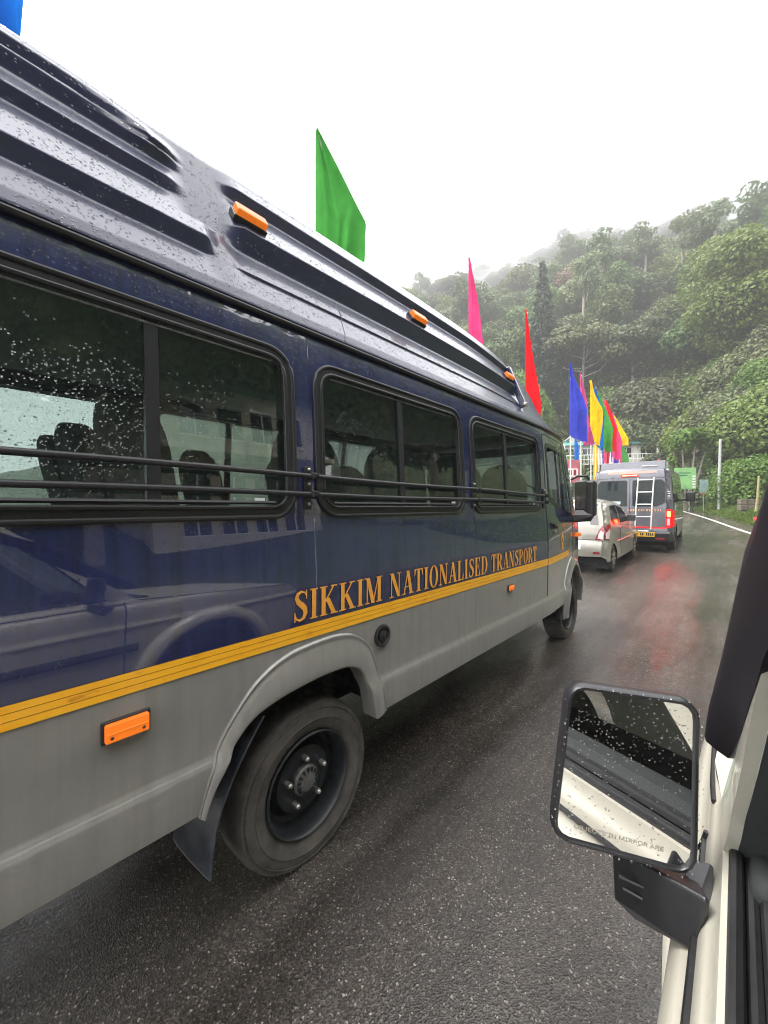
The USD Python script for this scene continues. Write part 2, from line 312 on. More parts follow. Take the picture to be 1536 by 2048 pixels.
def ground(X, Y):
    X = np.asarray(X, float); Y = np.asarray(Y, float)
    Yc = np.clip(Y, -60, 88); ex = edge_x(Yc); z = road_z(np.minimum(Y, 60))
    right = X - ex                                                   # > 0: beyond the right edge
    z = z + np.where(right > 0.6, np.clip((right - 0.6) * 0.28, 0, 1.3) * sstep(16, 26, Y) + np.clip((right - 2.5) * 0.55, 0, 9) * (1 - sstep(10, 24, Y)), 0)
    left = ex - ROADW - X
    z = z - np.clip((left - 9) * 0.16, 0, 9) * (1 - sstep(30, 55, Y))
    D = -SS * X + CC * Y; R = CC * X + SS * Y
    Dd = np.maximum(D, R / 1.2); t = np.clip(R / np.maximum(Dd, 1), -1.2, 1.2)
    f0 = foot(t); r = np.clip((Dd - f0) / (132 - f0), 0, 1)
    h = r ** 0.9 * ridge(t) * 132 + np.clip(Dd - 132, 0, 70) * 0.12
    h = h * (D > 5) * sstep(0, 12, right + 200 * (left > 3) + 0 * X + np.where(Dd > f0 + 3, 50, 0))
    lump = (meshkit.fbm(np.stack([X / 19, Y / 19, 0 * X], -1), 3, 5) - 0.5) * 9 * np.clip(h / 15, 0, 1)
    return z + h + lump

xs = np.unique(np.concatenate([np.linspace(-300, -60, 31), np.linspace(-60, -16, 23), np.linspace(-16, 16, 49), np.linspace(16, 60, 23), np.linspace(60, 300, 41)]))
ys = np.unique(np.concatenate([np.linspace(-300, -60, 25), np.linspace(-60, -12, 17), np.linspace(-12, 48, 61), np.linspace(48, 160, 45), np.linspace(160, 300, 18)]))
GX, GY = np.meshgrid(xs, ys, indexing='ij')
GZ = ground(GX, GY)
on_road = (GX < edge_x(np.clip(GY, -60, 88)) + 0.9) & (GX > edge_x(np.clip(GY, -60, 88)) - ROADW - 1.2) & (GY < 90) & (GY > -62)
GZ = np.where(on_road, np.minimum(GZ, road_z(GY)) - 0.12, GZ)
tag(obj('ground', grid_mesh(np.stack([GX, GY, GZ], -1)), MT['soil'], smooth=True), kind='structure')

ry = np.linspace(-60, 86, 294)
def strip(offs, lift, y=ry):
    ex = edge_x(y); dx = edge_x.derivative()(y); nrm = np.stack([np.ones_like(dx), -dx], 1); nrm /= np.linalg.norm(nrm, axis=1, keepdims=True)
    P = []
    for o in offs:
        x = ex + nrm[:, 0] * o; yy = y + nrm[:, 1] * o
        P.append(np.stack([x, yy, road_z(yy) + lift], 1))
    return grid_mesh(np.stack(P, 0))
road = tag(obj('road', strip(np.linspace(-ROADW - 0.6, 0.5, 24), 0.0), MT['asphalt'], smooth=True), kind='structure')
ln = obj('edge_line', strip((-0.42, -0.27), 0.004, np.linspace(13, 86, 150)), MT['line'], smooth=True)
tag(ln, 'thin white painted line along the right edge of the curving wet road', 'road marking', kind='structure')
verge = strip((0.45, 0.8, 1.2), 0.0, np.linspace(-60, 86, 294))
tag(obj('road_verge', verge, plain('muddy_verge', (0.075, 0.062, 0.045), 0.7, var=0.4, scale=3, bump=0.6, bscale=20), smooth=True), kind='structure')

# ------------------------------------------------------------------ vegetation
def leaf_quads(c, n, size, rng, aspect=1.6, droop=0.0):
    """Rhombic leaves at points c facing n."""
    k = len(c); n = n / (np.linalg.norm(n, axis=1, keepdims=True) + 1e-9)
    a = np.cross(n, rng.normal(size=(k, 3))); a /= np.linalg.norm(a, axis=1, keepdims=True) + 1e-9
    b = np.cross(n, a); s = (size * rng.uniform(0.6, 1.35, k))[:, None]
    v = np.stack([c - a * s * aspect / 2, c + b * s / 2 - n * s * 0.1, c + a * s * aspect / 2 - n * s * droop, c - b * s / 2 - n * s * 0.1], 1).reshape(-1, 3)
    i = np.arange(k)[:, None] * 4
    return v, np.vstack([i + [0, 1, 2], i + [0, 2, 3]])

def blob_leaves(blobs, per_area, size, rng, up=0.5, spread=0.6):
    C, N = [], []
    for (x, y, z, r, sz) in blobs:
        k = max(12, int(per_area * r * r))
        d = rng.normal(size=(k, 3)); d[:, 2] = d[:, 2] * 0.9 + 0.25; d /= np.linalg.norm(d, axis=1, keepdims=True)
        rr = r * (0.62 + 0.45 * rng.random(k) ** 0.6)
        C.append(np.array([x, y, z]) + d * rr[:, None] * (1, 1, sz)); N.append(d + np.array([0, 0, up]) + rng.normal(size=(k, 3)) * spread)
    return leaf_quads(np.vstack(C), np.vstack(N), size, rng)

def trunk_mesh(h, r, rng, limbs, lean=0.04):
    pts = np.array([[rng.normal() * lean * h * t, rng.normal() * lean * h * t, h * t] for t in np.linspace(0, 1, 6)]); pts[0, :2] = 0
    pts[:, :2] = np.cumsum(pts[:, :2] * 0.4, 0)
    ms = [tube(pts, np.linspace(r, r * 0.35, 6), 7)]
    for (x, y, z, *_) in limbs:
        t0 = min(max(z / h * 0.75, 0.25), 0.95); s = np.array([np.interp(t0 * h, pts[:, 2], pts[:, k]) for k in range(3)]); e = np.array([x, y, z])
        mid = (s + e) / 2 + (0, 0, -0.06 * h)
        ms.append(tube([s, mid, e], [r * 0.35, r * 0.22, r * 0.1], 5))
    return cat_(ms)

protos = {}
def make_tree(kind, loc, rz, name, label, group=None, sc=1.0):
    """kind -> crown shape. The first of a kind is built, later ones refer to it."""
    cls = kind
    if cls in protos:
        return dup(protos[cls], name, loc, rz, sc, label, 'tree' if 'bush' not in name and 'shrub' not in name else 'shrub', group)
    rng = np.random.default_rng(abs(hash_(kind)) % 99991)
    shape, leaf, H, W, n, size, per = TREES[kind]
    blobs = []
    if shape == 'dome':
        for i in range(n):
            a = rng.uniform(0, 2 * np.pi); q = np.sqrt(rng.random()); zz = (1 - q ** 2) * rng.uniform(0.7, 1.0)
            r = W * rng.uniform(0.15, 0.28)
            blobs.append((np.cos(a) * q * (W / 2 - r * 0.6), np.sin(a) * q * (W / 2 - r * 0.6), H * 0.42 + zz * (H * 0.55 - r) , r, 0.75))
    elif shape == 'tall':
        for i in range(n):
            zz = rng.random(); a = rng.uniform(0, 2 * np.pi); w = W / 2 * (0.45 + 0.75 * np.sin(np.pi * (0.15 + 0.75 * zz))) * 0.8
            r = W * rng.uniform(0.14, 0.24)
            q = np.sqrt(rng.random())
            blobs.append((np.cos(a) * q * w, np.sin(a) * q * w, H * 0.3 + zz * (H * 0.68 - r), r, 0.8))
    elif shape == 'top':
        for i in range(n):
            a = rng.uniform(0, 2 * np.pi); q = np.sqrt(rng.random()); r = W * rng.uniform(0.13, 0.2)
            blobs.append((np.cos(a) * q * W * 0.36, np.sin(a) * q * W * 0.36, H * (0.72 + 0.24 * rng.random()) - r, r, 0.7))
    elif shape == 'umbrella':
        for i in range(n):
            a = rng.uniform(0, 2 * np.pi); q = np.sqrt(rng.random()); r = W * rng.uniform(0.12, 0.2)
            blobs.append((np.cos(a) * q * W / 2 * 0.85, np.sin(a) * q * W / 2 * 0.85, H * (0.93 - 0.25 * q * q) - r * 0.6 - rng.random() * H * 0.12, r, 0.45))
    elif shape == 'cone':
        for i in range(n):
            zz = (i + 0.5) / n; a = i * 2.4; w = W / 2 * (1 - zz) ** 0.8 * rng.uniform(0.55, 1.0)
            r = max(0.35, W * 0.2 * (1 - zz * 0.75))
            blobs.append((np.cos(a) * w * 0.75, np.sin(a) * w * 0.75, H * 0.06 + zz * H * 0.92, r, 0.7))
    elif shape == 'bush':
        for i in range(n):
            a = rng.uniform(0, 2 * np.pi); q = np.sqrt(rng.random()); r = W * rng.uniform(0.16, 0.28)
            blobs.append((np.cos(a) * q * W * 0.36, np.sin(a) * q * W * 0.36, max(r * 0.5, (1 - q * q) * (H - r) * rng.uniform(0.6, 1)), r, 0.85))
    t = thing(name, label, 'tree' if 'bush' not in name and 'shrub' not in name else 'shrub', loc, rz, group)
    UsdGeom.Xformable(t).AddScaleOp().Set(Gf.Vec3f(*([float(sc)] * 3)) if not np.ndim(sc) else Gf.Vec3f(*map(float, sc)))
    obj('crown', blob_leaves(blobs, per, size, rng), MT[leaf], t)
    obj('trunk', trunk_mesh(H * (0.8 if shape != 'bush' else 0.4), max(0.05, H * 0.018), rng, [b for b in blobs[::3]]), MT['bark'], t)
    protos[cls] = t
    return t
def hash_(s): return sum((i + 1) * ord(c) * 131 for i, c in enumerate(s))
TREES = {   # shape, leaf material, height, width, blobs, leaf size, leaves per square metre of blob radius
    'dome_green': ('dome', 'leaf_a', 11, 10, 30, 0.30, 90), 'dome_grey': ('dome', 'leaf_f', 10, 10, 28, 0.30, 90), 'tall_green': ('tall', 'leaf_a', 14, 8, 30, 0.30, 90),
    'umbrella_green': ('umbrella', 'leaf_f', 13, 11, 34, 0.28, 95), 'tall_yellow': ('tall', 'leaf_b', 11, 7, 26, 0.28, 90), 'dome_red': ('dome', 'leaf_d', 11, 9, 28, 0.28, 90),
    'slender': ('top', 'leaf_f', 17, 6, 16, 0.26, 100), 'conifer': ('cone', 'leaf_c', 24, 7.6, 80, 0.30, 110), 'lime_dome': ('dome', 'leaf_e', 9, 9, 30, 0.24, 130),
    'near_shrub': ('bush', 'leaf_f', 3.2, 4.2, 20, 0.11, 560), 'near_green_shrub': ('bush', 'leaf_b', 3.2, 4.2, 20, 0.11, 560), 'near_yellow_bush': ('bush', 'leaf_e', 3.4, 4.0, 20, 0.11, 560), 'near_tree': ('tall', 'leaf_b', 13, 8, 38, 0.20, 210), 'roadside_tree': ('dome', 'leaf_a', 12, 10, 30, 0.40, 46)}

rngT = random.Random(7)
def gz(x, y): return float(ground(np.array([x]), np.array([y]))[0])
def plant(kind, px, D, name, label, group=None, sc=1.0, sink=0.3):
    x, y = at(px, D); return make_tree(kind, (x, y, gz(x, y) - sink), rngT.uniform(0, 360), name, label, group, sc)

HILL = [('dome_green', 0.30, 'domed_tree', 'mid green domed tree', 'green domed trees of the hillside forest'),
        ('dome_grey', 0.20, 'grey_green_tree', 'grey green round tree', 'grey green trees of the hillside forest'),
        ('tall_green', 0.25, 'tall_tree', 'tall narrow green tree', 'tall green trees of the hillside forest'),
        ('umbrella_green', 0.17, 'spreading_tree', 'flat topped spreading tree', 'spreading trees of the hillside forest'),
        ('tall_yellow', 0.08, 'yellow_green_tree', 'yellowish green tree', 'yellowish trees of the hillside forest')]
spots = []
for row, D in enumerate(np.arange(50, 142, 6.2)):
    t0 = -0.28 if D > 80 else (0.02 if D > 60 else 0.12)
    step = 8.6 / D
    tt = t0 + (row % 2) * step / 2
    while tt < 1.04:
        if D > foot(tt) + 3:
            spots.append((768 + 800 * (tt + rngT.uniform(-0.3, 0.3) * step), D + rngT.uniform(-2.2, 2.2)))
        tt += step * (1.0 if D < 110 else 0.95)
if len(spots) > 285: spots = [s for i, s in enumerate(spots) if i % max(2, int(round(len(spots) / (len(spots) - 285)))) != 1] if len(spots) > 285 else spots
todo = []
for px, D in spots:
    u = rngT.random(); k = 0
    while u > HILL[k][1] and k < 4: u -= HILL[k][1]; k += 1
    kind, _, name, label, group = HILL[k]
    s = rngT.uniform(0.8, 1.25)
    size = 'small ' if s < 0.92 else ('large ' if s > 1.14 else '')
    row_ = next(w for lim, w in ((62, 'at the foot of the hill'), (78, 'low on the hillside'), (94, 'half way up the hillside'), (112, 'high on the hillside'), (126, 'just under the misty ridge'), (999, 'on the misty ridge')) if D < lim)
    col_ = next(w for lim, w in ((900, 'over the bus roof'), (975, 'behind the pink flag'), (1060, 'behind the red flag'), (1125, 'beside the conifer'), (1190, 'above the distant flags'), (1260, 'above the van roof'), (1330, 'above the van ladder'), (1400, 'above the green board'), (1470, 'above the lamp post'), (9999, 'at the right edge')) if px < lim)
    label = f'{size}{label} {row_} {col_}'
    todo.append([kind, px, D, name, label, group, (s, s, s * rngT.uniform(0.9, 1.15)), 0.8])
for item in todo:
    same = sorted(o[1] for o in todo if o[4] == item[4])
    k = same.index(item[1])
    place = '' if len(same) == 1 else (', left one', ', right one')[k] if len(same) == 2 else (', left one', ', middle one', ', right one')[k] if len(same) == 3 else (', left one', ', second one', ', third one', ', fourth one', ', fifth one')[min(k, 4)]
    plant(item[0], item[1], item[2], item[3], item[4] + place, *item[5:])
# trees that stand out
plant('conifer', 1086, 58, 'conifer_tree', 'tall dark pointed conifer rising behind the bright red flag', sc=1.0)
for px, D, lab in ((1172, 66, 'slender bare trunked tree on the slope behind the royal blue flag'), (1204, 70, 'slender tree with a long pale trunk above the distant flags'), (1372, 64, 'slender pale trunked tree above the green board'), (1290, 74, 'slender pale trunked tree above the ladder of the van'), (1420, 58, 'slender tree with bare trunk up the slope above the lamp post')):
    plant('slender', px, D, 'slender_tree', lab, sc=1.15)
plant('dome_red', 1138, 86, 'reddish_tree', 'reddish brown crowned tree on the hillside right of the tall conifer', sc=1.15)
plant('lime_dome', 1024, 52, 'yellow_green_tree', 'light yellow green tree between the pink flag and the red flag', sc=(1.0, 1.0, 1.75))
plant('near_tree', 1512, 40, 'light_green_tree', 'big light green tree at the right edge of the picture above the creepers', sc=1.25)
plant('near_tree', 1468, 47, 'light_green_tree', 'light green tree standing behind the lamp post to its right', sc=1.2)
plant('dome_grey', 1262, 47, 'pale_tree', 'pale grey green small tree right of the row of flags', sc=0.72)
plant('dome_grey', 1330, 42, 'pale_tree', 'pale olive bushy tree above the grey van roof', sc=0.62)
plant('dome_green', 1215, 52, 'broad_tree', 'green tree just behind the tops of the distant flags', sc=0.7)
for px, D, k, nm, lab, sc in [
        (1300, 36, 'near_shrub', 'leafy_shrub', 'olive leafy shrub rising straight behind the grey van', 1.5), (1262, 38, 'near_shrub', 'leafy_shrub', 'grey green leafy shrub beside the last flags', 1.35),
        (1395, 37, 'near_shrub', 'leafy_shrub', 'olive shrub above the bright creeper arch', 1.6), (1462, 29, 'near_shrub', 'leafy_shrub', 'shrub with pale leaves just to the right of the lamp post', 1.15),
        (1497, 27, 'near_yellow_bush', 'bright_bush', 'bright yellow green bush near the right edge above the brown pier', 1.3), (1536, 24, 'near_yellow_bush', 'bright_bush', 'bright green bush cut by the right edge of the picture', 1.25),
        (1530, 30, 'near_green_shrub', 'leafy_shrub', 'tall leafy shrub behind the bright bush at the right edge', 1.9), (1425, 38, 'near_green_shrub', 'leafy_shrub', 'dark leafed shrub right behind the lamp post', 1.4),
        (1350, 40, 'near_shrub', 'leafy_shrub', 'olive shrub behind the creeper arch, above the green board', 1.7), (1490, 34, 'near_shrub', 'leafy_shrub', 'pale leafed shrub high on the bank right of the lamp post', 2.0),
        (1448, 37, 'near_green_shrub', 'leafy_shrub', 'broad shrub on the slope above the top of the lamp post', 2.1), (1515, 38, 'near_shrub', 'leafy_shrub', 'broad pale shrub on the steep slope under the big light green tree', 2.2),
        (1475, 42, 'near_yellow_bush', 'bright_bush', 'yellow green bush high on the slope right above the lamp post', 1.7), (1540, 34, 'near_yellow_bush', 'bright_bush', 'yellow green bush high up at the right edge of the picture', 1.5),
        (1410, 44, 'near_green_shrub', 'leafy_shrub', 'grey green shrub up the slope left of the lamp post', 2.0), (1325, 46, 'near_shrub', 'leafy_shrub', 'shrub on the slope above the right rear corner of the grey van', 2.0)]:
    plant(k, px, D, nm, lab, sc=sc)
for i, (x, y) in enumerate([(9, -9), (10, -2), (8.5, 2.5), (11, 13), (9, 17.5), (13, -5), (15, 1), (17, 9), (14, 18), (9.5, 22), (10, -16), (16, -12)]):
    make_tree('roadside_tree', (x, y, gz(x, y) - 0.3), i * 47, 'roadside_tree', ('slim ' if i % 2 else 'broad ') + 'leafy tree ' + ('behind' if y < -3 else ('beside' if y < 5 else 'ahead of')) + ' the cream car, ' + ('low on' if x < 11 else 'further up') + ' the right bank' + (', nearest the house' if i in (2, 7) else ', rearmost' if i in (10, 11) else ', farthest on' if i == 9 else ''), 'trees on the bank beside the camera', rngT.uniform(0.85, 1.25))

# undergrowth between the hillside trees: nobody could count it
rngU = np.random.default_rng(11)
pr = blob_leaves([(rngU.normal() * 1.1, rngU.normal() * 1.1, rngU.random() * 1.6, rngU.uniform(0.9, 1.4), 0.8) for _ in range(7)], 130, 0.22, rngU)
ug = UsdGeom.PointInstancer.Define(stage, '/World/hillside_undergrowth')
UsdGeom.Xform.Define(stage, '/World/hillside_undergrowth/kinds')
raw('/World/hillside_undergrowth/kinds/bush', np.asarray(pr[0]), np.asarray(pr[1]), None, MT['leaf_a'])
raw('/World/hillside_undergrowth/kinds/pale_bush', np.asarray(pr[0]), np.asarray(pr[1]), None, MT['leaf_f'])
pos, ori, scl = [], [], []
for _ in range(2300):
    D = rngU.uniform(29, 138); t = rngU.uniform(-0.3, 1.05)
    if D < foot(t) + 1: continue
    x, y = at(768 + 800 * t, D); pos.append((x, y, gz(x, y) - 0.4)); a = rngU.uniform(0, np.pi); ori.append(Gf.Quath(float(np.cos(a)), 0, 0, float(np.sin(a)))); s = rngU.uniform(0.7, 1.5) * (0.6 if D < 45 else 1); scl.append((s, s, s))
ug.CreatePositionsAttr(Vt.Vec3fArray.FromNumpy(np.array(pos, np.float32))); ug.CreateOrientationsAttr(Vt.QuathArray(ori)); ug.CreateScalesAttr(Vt.Vec3fArray.FromNumpy(np.array(scl, np.float32)))
ug.CreateProtoIndicesAttr(Vt.IntArray([int(rngU.random() < 0.4) for _ in pos]))
ug.CreatePrototypesRel().SetTargets(['/World/hillside_undergrowth/kinds/bush', '/World/hillside_undergrowth/kinds/pale_bush'])
tag(ug, 'low leafy undergrowth covering the hillside between the trees', 'undergrowth', kind='stuff')

# grass on the right verge
rngG = np.random.default_rng(3); gc, gn = [], []
for _ in range(42000):
    y = rngG.uniform(15, 48); o = 0.6 + rngG.random() ** 1.4 * 7; x = float(edge_x(y)) + o; gc.append((x, y)); gn.append(rngG.normal(size=3) * (1, 1, 0.15))
gc = np.array(gc); gc = np.column_stack([gc, ground(gc[:, 0], gc[:, 1]) + rngG.uniform(0.02, 0.3, len(gc)) * np.clip((gc[:, 0] - edge_x(gc[:, 1])) / 2.5, 0.3, 1.6)])
tag(obj('verge_grass', leaf_quads(gc, np.array(gn), 0.17, rngG, 2.4), MT['leaf_grass']), 'bright wet grass and weeds on the bank along the road edge', 'grass', kind='stuff')

# ------------------------------------------------------------------ vehicles: shared parts
def wheel(name, parent, x, y, z, R, W, rimR, side=1, rim='rim', spokes=0, nuts=5, detail=True, label=None):
    """A wheel whose outer face looks to +X (side=1) or -X."""
    t = thing(name, None, None, (x, y, z), 0, parent=parent)
    s = side
    prof = [(rimR, -W), (R * 0.86, -W), (R * 0.97, -W * 0.9), (R, -W * 0.72), (R, -W * 0.22), (R * 0.985, -W * 0.11), (R * 0.955, -W * 0.045), (R * 0.915, -0.010), (R * 0.91, -0.004), (R * 0.90, -0.007), (R * 0.84, -0.001), (R * 0.80, 0.0), (R * 0.795, 0.003), (R * 0.785, 0.0), (R * 0.74, -0.004), (rimR * 1.07, -0.016), (rimR * 1.015, -0.026), (rimR * 0.98, -0.032)]
    tread = lathe_x([(r, a * s) for r, a in prof], 56)
    if s < 0: tread.invert()
    ty = obj('tyre', tread, MT['tyre'], t, smooth=35)
    rp = [(rimR * 1.0, -0.024), (rimR * 1.03, -0.012), (rimR * 1.0, -0.006), (rimR * 0.955, -0.016), (rimR * 0.93, -0.045), (rimR * 0.90, -0.105), (rimR * 0.80, -0.112), (rimR * 0.70, -0.095), (rimR * 0.64, -0.065), (rimR * 0.55, -0.058), (rimR * 0.42, -0.064), (rimR * 0.40, -0.066), (0.001, -0.066)]
    if not detail: rp = [(r, a * 0.5) for r, a in rp]
    rm = lathe_x([(r, a * s) for r, a in rp], 48)
    if s < 0: rm.invert()
    rimp = obj('rim', rm, MT[rim], t, smooth=40)
    if detail:
        hubp = [(rimR * 0.30, -0.064), (rimR * 0.30, -0.045), (rimR * 0.27, -0.038), (rimR * 0.24, -0.036), (rimR * 0.2, -0.030), (rimR * 0.10, -0.026), (0.001, -0.026)]
        h = lathe_x([(r, a * s) for r, a in hubp], 30)
        if s < 0: h.invert()
        hp = obj('hub', h, MT['hub'], t, smooth=30)
        teeth = []
        for k in range(14):
            a = k * 2 * np.pi / 14
            b = bx(-0.004, 0.004, -0.004, 0.004, rimR * 0.19, rimR * 0.26); b.apply_transform(trimesh.transformations.rotation_matrix(a, (1, 0, 0))); b.apply_translation((s * -0.030, 0, 0)); teeth.append(b)
        obj('hub_teeth', cat_(teeth), MT['rim'], hp)
        for k in range(nuts):
            a = k * 2 * np.pi / nuts + 0.35
            n = cat_([trimesh.creation.cylinder(0.0125, 0.028, sections=6), shift(trimesh.creation.icosphere(1, 0.011), (0, 0, 0.015))])
            n.apply_transform(trimesh.transformations.rotation_matrix(np.pi / 2 * s, (0, 1, 0))); n.apply_translation((s * -0.046, rimR * 0.46 * np.cos(a), rimR * 0.46 * np.sin(a)))
            obj('wheel_nut', n, MT['steel'], t, smooth=40)
    elif spokes:
        for k in range(spokes):
            a = k * 2 * np.pi / spokes
            b = bx(-0.008, 0.008, -rimR * 0.13, rimR * 0.13, rimR * 0.2, rimR * 0.92); b.apply_transform(trimesh.transformations.rotation_matrix(a, (1, 0, 0))); b.apply_translation((s * 0.004, 0, 0))
            obj('spoke', b, MT['steel'], t)
    return t

# ------------------------------------------------------------------ the minibus
XB = -1.325                      # its right flank; its left flank mirrors it about XM
XM = -2.375
_zi = [0.40, 0.50, 0.56, 0.655, 0.668, 0.698, 0.75, 1.0, 1.2, 1.45, 1.52, 1.9, 2.15, 2.24, 2.30, 2.34]
_in = [0.020, 0.010, 0.004, 0.0, 0.001, 0.021, 0.022, 0.018, 0.016, 0.028, 0.034, 0.052, 0.070, 0.079, 0.089, 0.095]
_inset = PchipInterpolator(_zi, _in)
def taper(Y):
    Y = np.asarray(Y, float)
    f = 0.088 * np.clip(Y - 3.85, 0, None) ** 1.35
    return f + 0.45 * np.clip(Y - 5.38, 0, None) ** 1.6 * 3 + 1.2 * np.clip(-0.62 - Y, 0, None) ** 1.7
def side(Y, z, off=0.0):
    return np.stack([XB - _inset(np.clip(z, 0.4, 2.34)) - taper(Y) + off, np.asarray(Y, float), np.asarray(z, float)], -1)
def side_l(Y, z, off=0.0):
    p = side(Y, z, off); p[..., 0] = 2 * XM - p[..., 0]; return p
def on_side(off): return lambda u, v: side(u, v, off)
def on_left(off): return lambda u, v: side_l(u, v, off)

outline = Polygon([(-0.78, 0.52), (-0.80, 2.30), (4.70, 2.30), (4.80, 2.20), (4.98, 1.855), (5.20, 1.46), (5.30, 1.40), (5.50, 1.26), (5.60, 1.12), (5.63, 0.95), (5.62, 0.62), (5.52, 0.46), (5.36, 0.46), (4.3, 0.52), (1.44, 0.52)])
glass1 = rrect(-0.55, 1.545, 0.945, 2.135, 0.06); glass2 = rrect(1.15, 1.545, 2.30, 2.135, 0.07); glass3 = rrect(2.50, 1.545, 3.68, 2.135, 0.07)
open1, open2, open3 = (g.buffer(0.022) for g in (glass1, glass2, glass3))
door_glass = Polygon([(3.98, 1.66), (3.96, 2.13), (4.36, 2.12), (4.41, 1.56), (4.10, 1.60)]).buffer(-0.02).buffer(0.02)
quarter_glass = Polygon([(4.47, 2.11), (4.63, 2.10), (4.90, 1.50), (4.84, 1.475), (4.56, 1.53)]).buffer(-0.015).buffer(0.015)
arch_r = Polygon([(0.600, 0.40), (0.615, 0.52), (0.66, 0.62), (0.705, 0.695), (0.80, 0.765), (0.95, 0.803), (1.145, 0.818), (1.27, 0.810), (1.345, 0.775), (1.395, 0.66), (1.437, 0.50), (1.44, 0.40)])
ang = np.radians(np.linspace(-12, 192, 26))
arch_f = Polygon([(4.95 + 0.415 * np.cos(a), 0.42 + 0.44 * np.sin(a)) for a in ang] + [(4.53, 0.3), (5.37, 0.3)])

bus = thing('minibus', 'big dark blue and grey minibus with yellow stripe and orange lettering in the foreground', 'minibus', (0, 0, 0))
upper = outline.intersection(box(-2, 1.02, 7, 3)).difference(unary_union([open1, open2, open3, door_glass.buffer(0.012), quarter_glass.buffer(0.012), arch_r, arch_f]))
lower = outline.intersection(box(-2, 0.3, 7, 1.02)).difference(unary_union([arch_r, arch_f]))
obj('side_panel', sheet(upper, on_side(0), 0.045, 0.03, (1, 0, 0)), MT['navy'], bus)
obj('lower_panel', sheet(lower, on_side(0), 0.05, 0.02, (1, 0, 0)), MT['grey'], bus)
def far_open(g): return rrect(g.bounds[0], 1.50, g.bounds[2], 2.265, 0.06)
far_upper = upper.union(unary_union([open1, open2, open3]).buffer(0.01)).difference(unary_union([far_open(g) for g in (glass1, glass2, glass3)]))
obj('far_side_panel', sheet(far_upper, on_left(0), 0.12, 0.08, (-1, 0, 0)), MT['navy'], bus)
obj('far_lower_panel', sheet(lower, on_left(0), 0.12, 0.08, (-1, 0, 0)), MT['grey'], bus)
inner = upper.intersection(box(-0.7, 0.9, 4.6, 2.28))
obj('inner_lining', sheet(inner, on_side(-0.035), 0.15, 0.1, (-1, 0, 0)), MT['lining'], bus)
obj('inner_lining', sheet(far_upper.intersection(box(-0.7, 0.9, 4.6, 2.28)), on_left(-0.035), 0.15, 0.1, (1, 0, 0)), MT['lining'], bus)

# front and rear: the outline swept across, and the windscreen
fo = np.array([(4.70, 2.30), (4.80, 2.20), (4.98, 1.855), (5.20, 1.46), (5.30, 1.40), (5.50, 1.26), (5.60, 1.12), (5.63, 0.95), (5.62, 0.62), (5.52, 0.46)])
def cross(pts, n=17):
    P = []
    for (Y, z) in pts:
        xr = side(np.array([Y]), np.array([z]))[0, 0]; xx = np.linspace(xr, 2 * XM - xr, n)
        b = 0.16 * (1 - ((xx - XM) / (xr - XM)) ** 2) if Y > 3 else 0 * xx
        P.append(np.stack([xx, Y + b, np.full(n, z)], 1))
    return grid_mesh(np.array(P))
ws = cross(fo[1:4]); obj('windscreen', ws, MT['bus_glass'], bus, smooth=True)
obj('nose', cross(fo[3:]), MT['navy'], bus, smooth=40)
obj('windscreen_header', cross(fo[:2]), MT['navy'], bus, smooth=True)
obj('rear_wall', cross([(-0.80, 2.30), (-0.78, 1.6), (-0.78, 1.0), (-0.78, 0.52)]), MT['navy'], bus)

# roof: ridges and overhanging ledges pressed into its sides
ZR = 2.28
ro_mid = ([2.24, 2.30, 2.318, 2.36, 2.60, 2.94, 3.1], [0, 0, 0.030, 0.034, 0.012, 0.034, 0.034])
ro_rear = ([2.24, 2.30, 2.318, 2.36, 2.462, 2.472, 2.525, 2.668, 2.678, 2.718, 2.775, 2.785, 2.835, 2.843, 2.852, 2.892, 2.95, 3.1], [0, 0, 0.030, 0.034, 0.012, 0.012, 0.050, 0.010, 0.010, 0.038, 0.020, 0.020, 0.050, 0.048, 0.026, 0.050, 0.034, 0.034])
ro_front = ([2.24, 2.30, 2.318, 2.36, 2.462, 2.466, 2.56, 2.572, 2.655, 2.798, 2.808, 2.852, 2.95, 3.1], [0, 0, 0.030, 0.034, 0.014, 0.022, 0.002, 0.002, 0.062, 0.020, 0.020, 0.052, 0.034, 0.034])
_hr = PchipInterpolator([-2, 0, 1.5, 2.6, 3.4, 4.1, 4.5, 4.70, 4.82], [1, 1, 1.0, 0.985, 0.89, 0.61, 0.28, 0.08, 0.03])
def ledge(Y, z):
    zz = z + 0 * Y
    wr1 = 1 - sstep(0.66, 0.72, Y); wru = 1 - sstep(0.54, 0.64, Y); wf = sstep(0.74, 0.84, Y) * (1 - sstep(3.42, 3.50, Y))
    zu = zz + 0.16 * np.clip(Y - 0.36, 0, 1) * 2.0 * sstep(2.75, 2.9, zz)           # the upper groove drops towards its front end
    mid = np.interp(zz, *ro_mid); rear = np.interp(zu, *ro_rear); front = np.interp(zz, *ro_front)
    w = np.where(zz < 2.6, wr1, wru)
    return mid * np.clip(1 - w - wf, 0, 1) + rear * w + front * wf
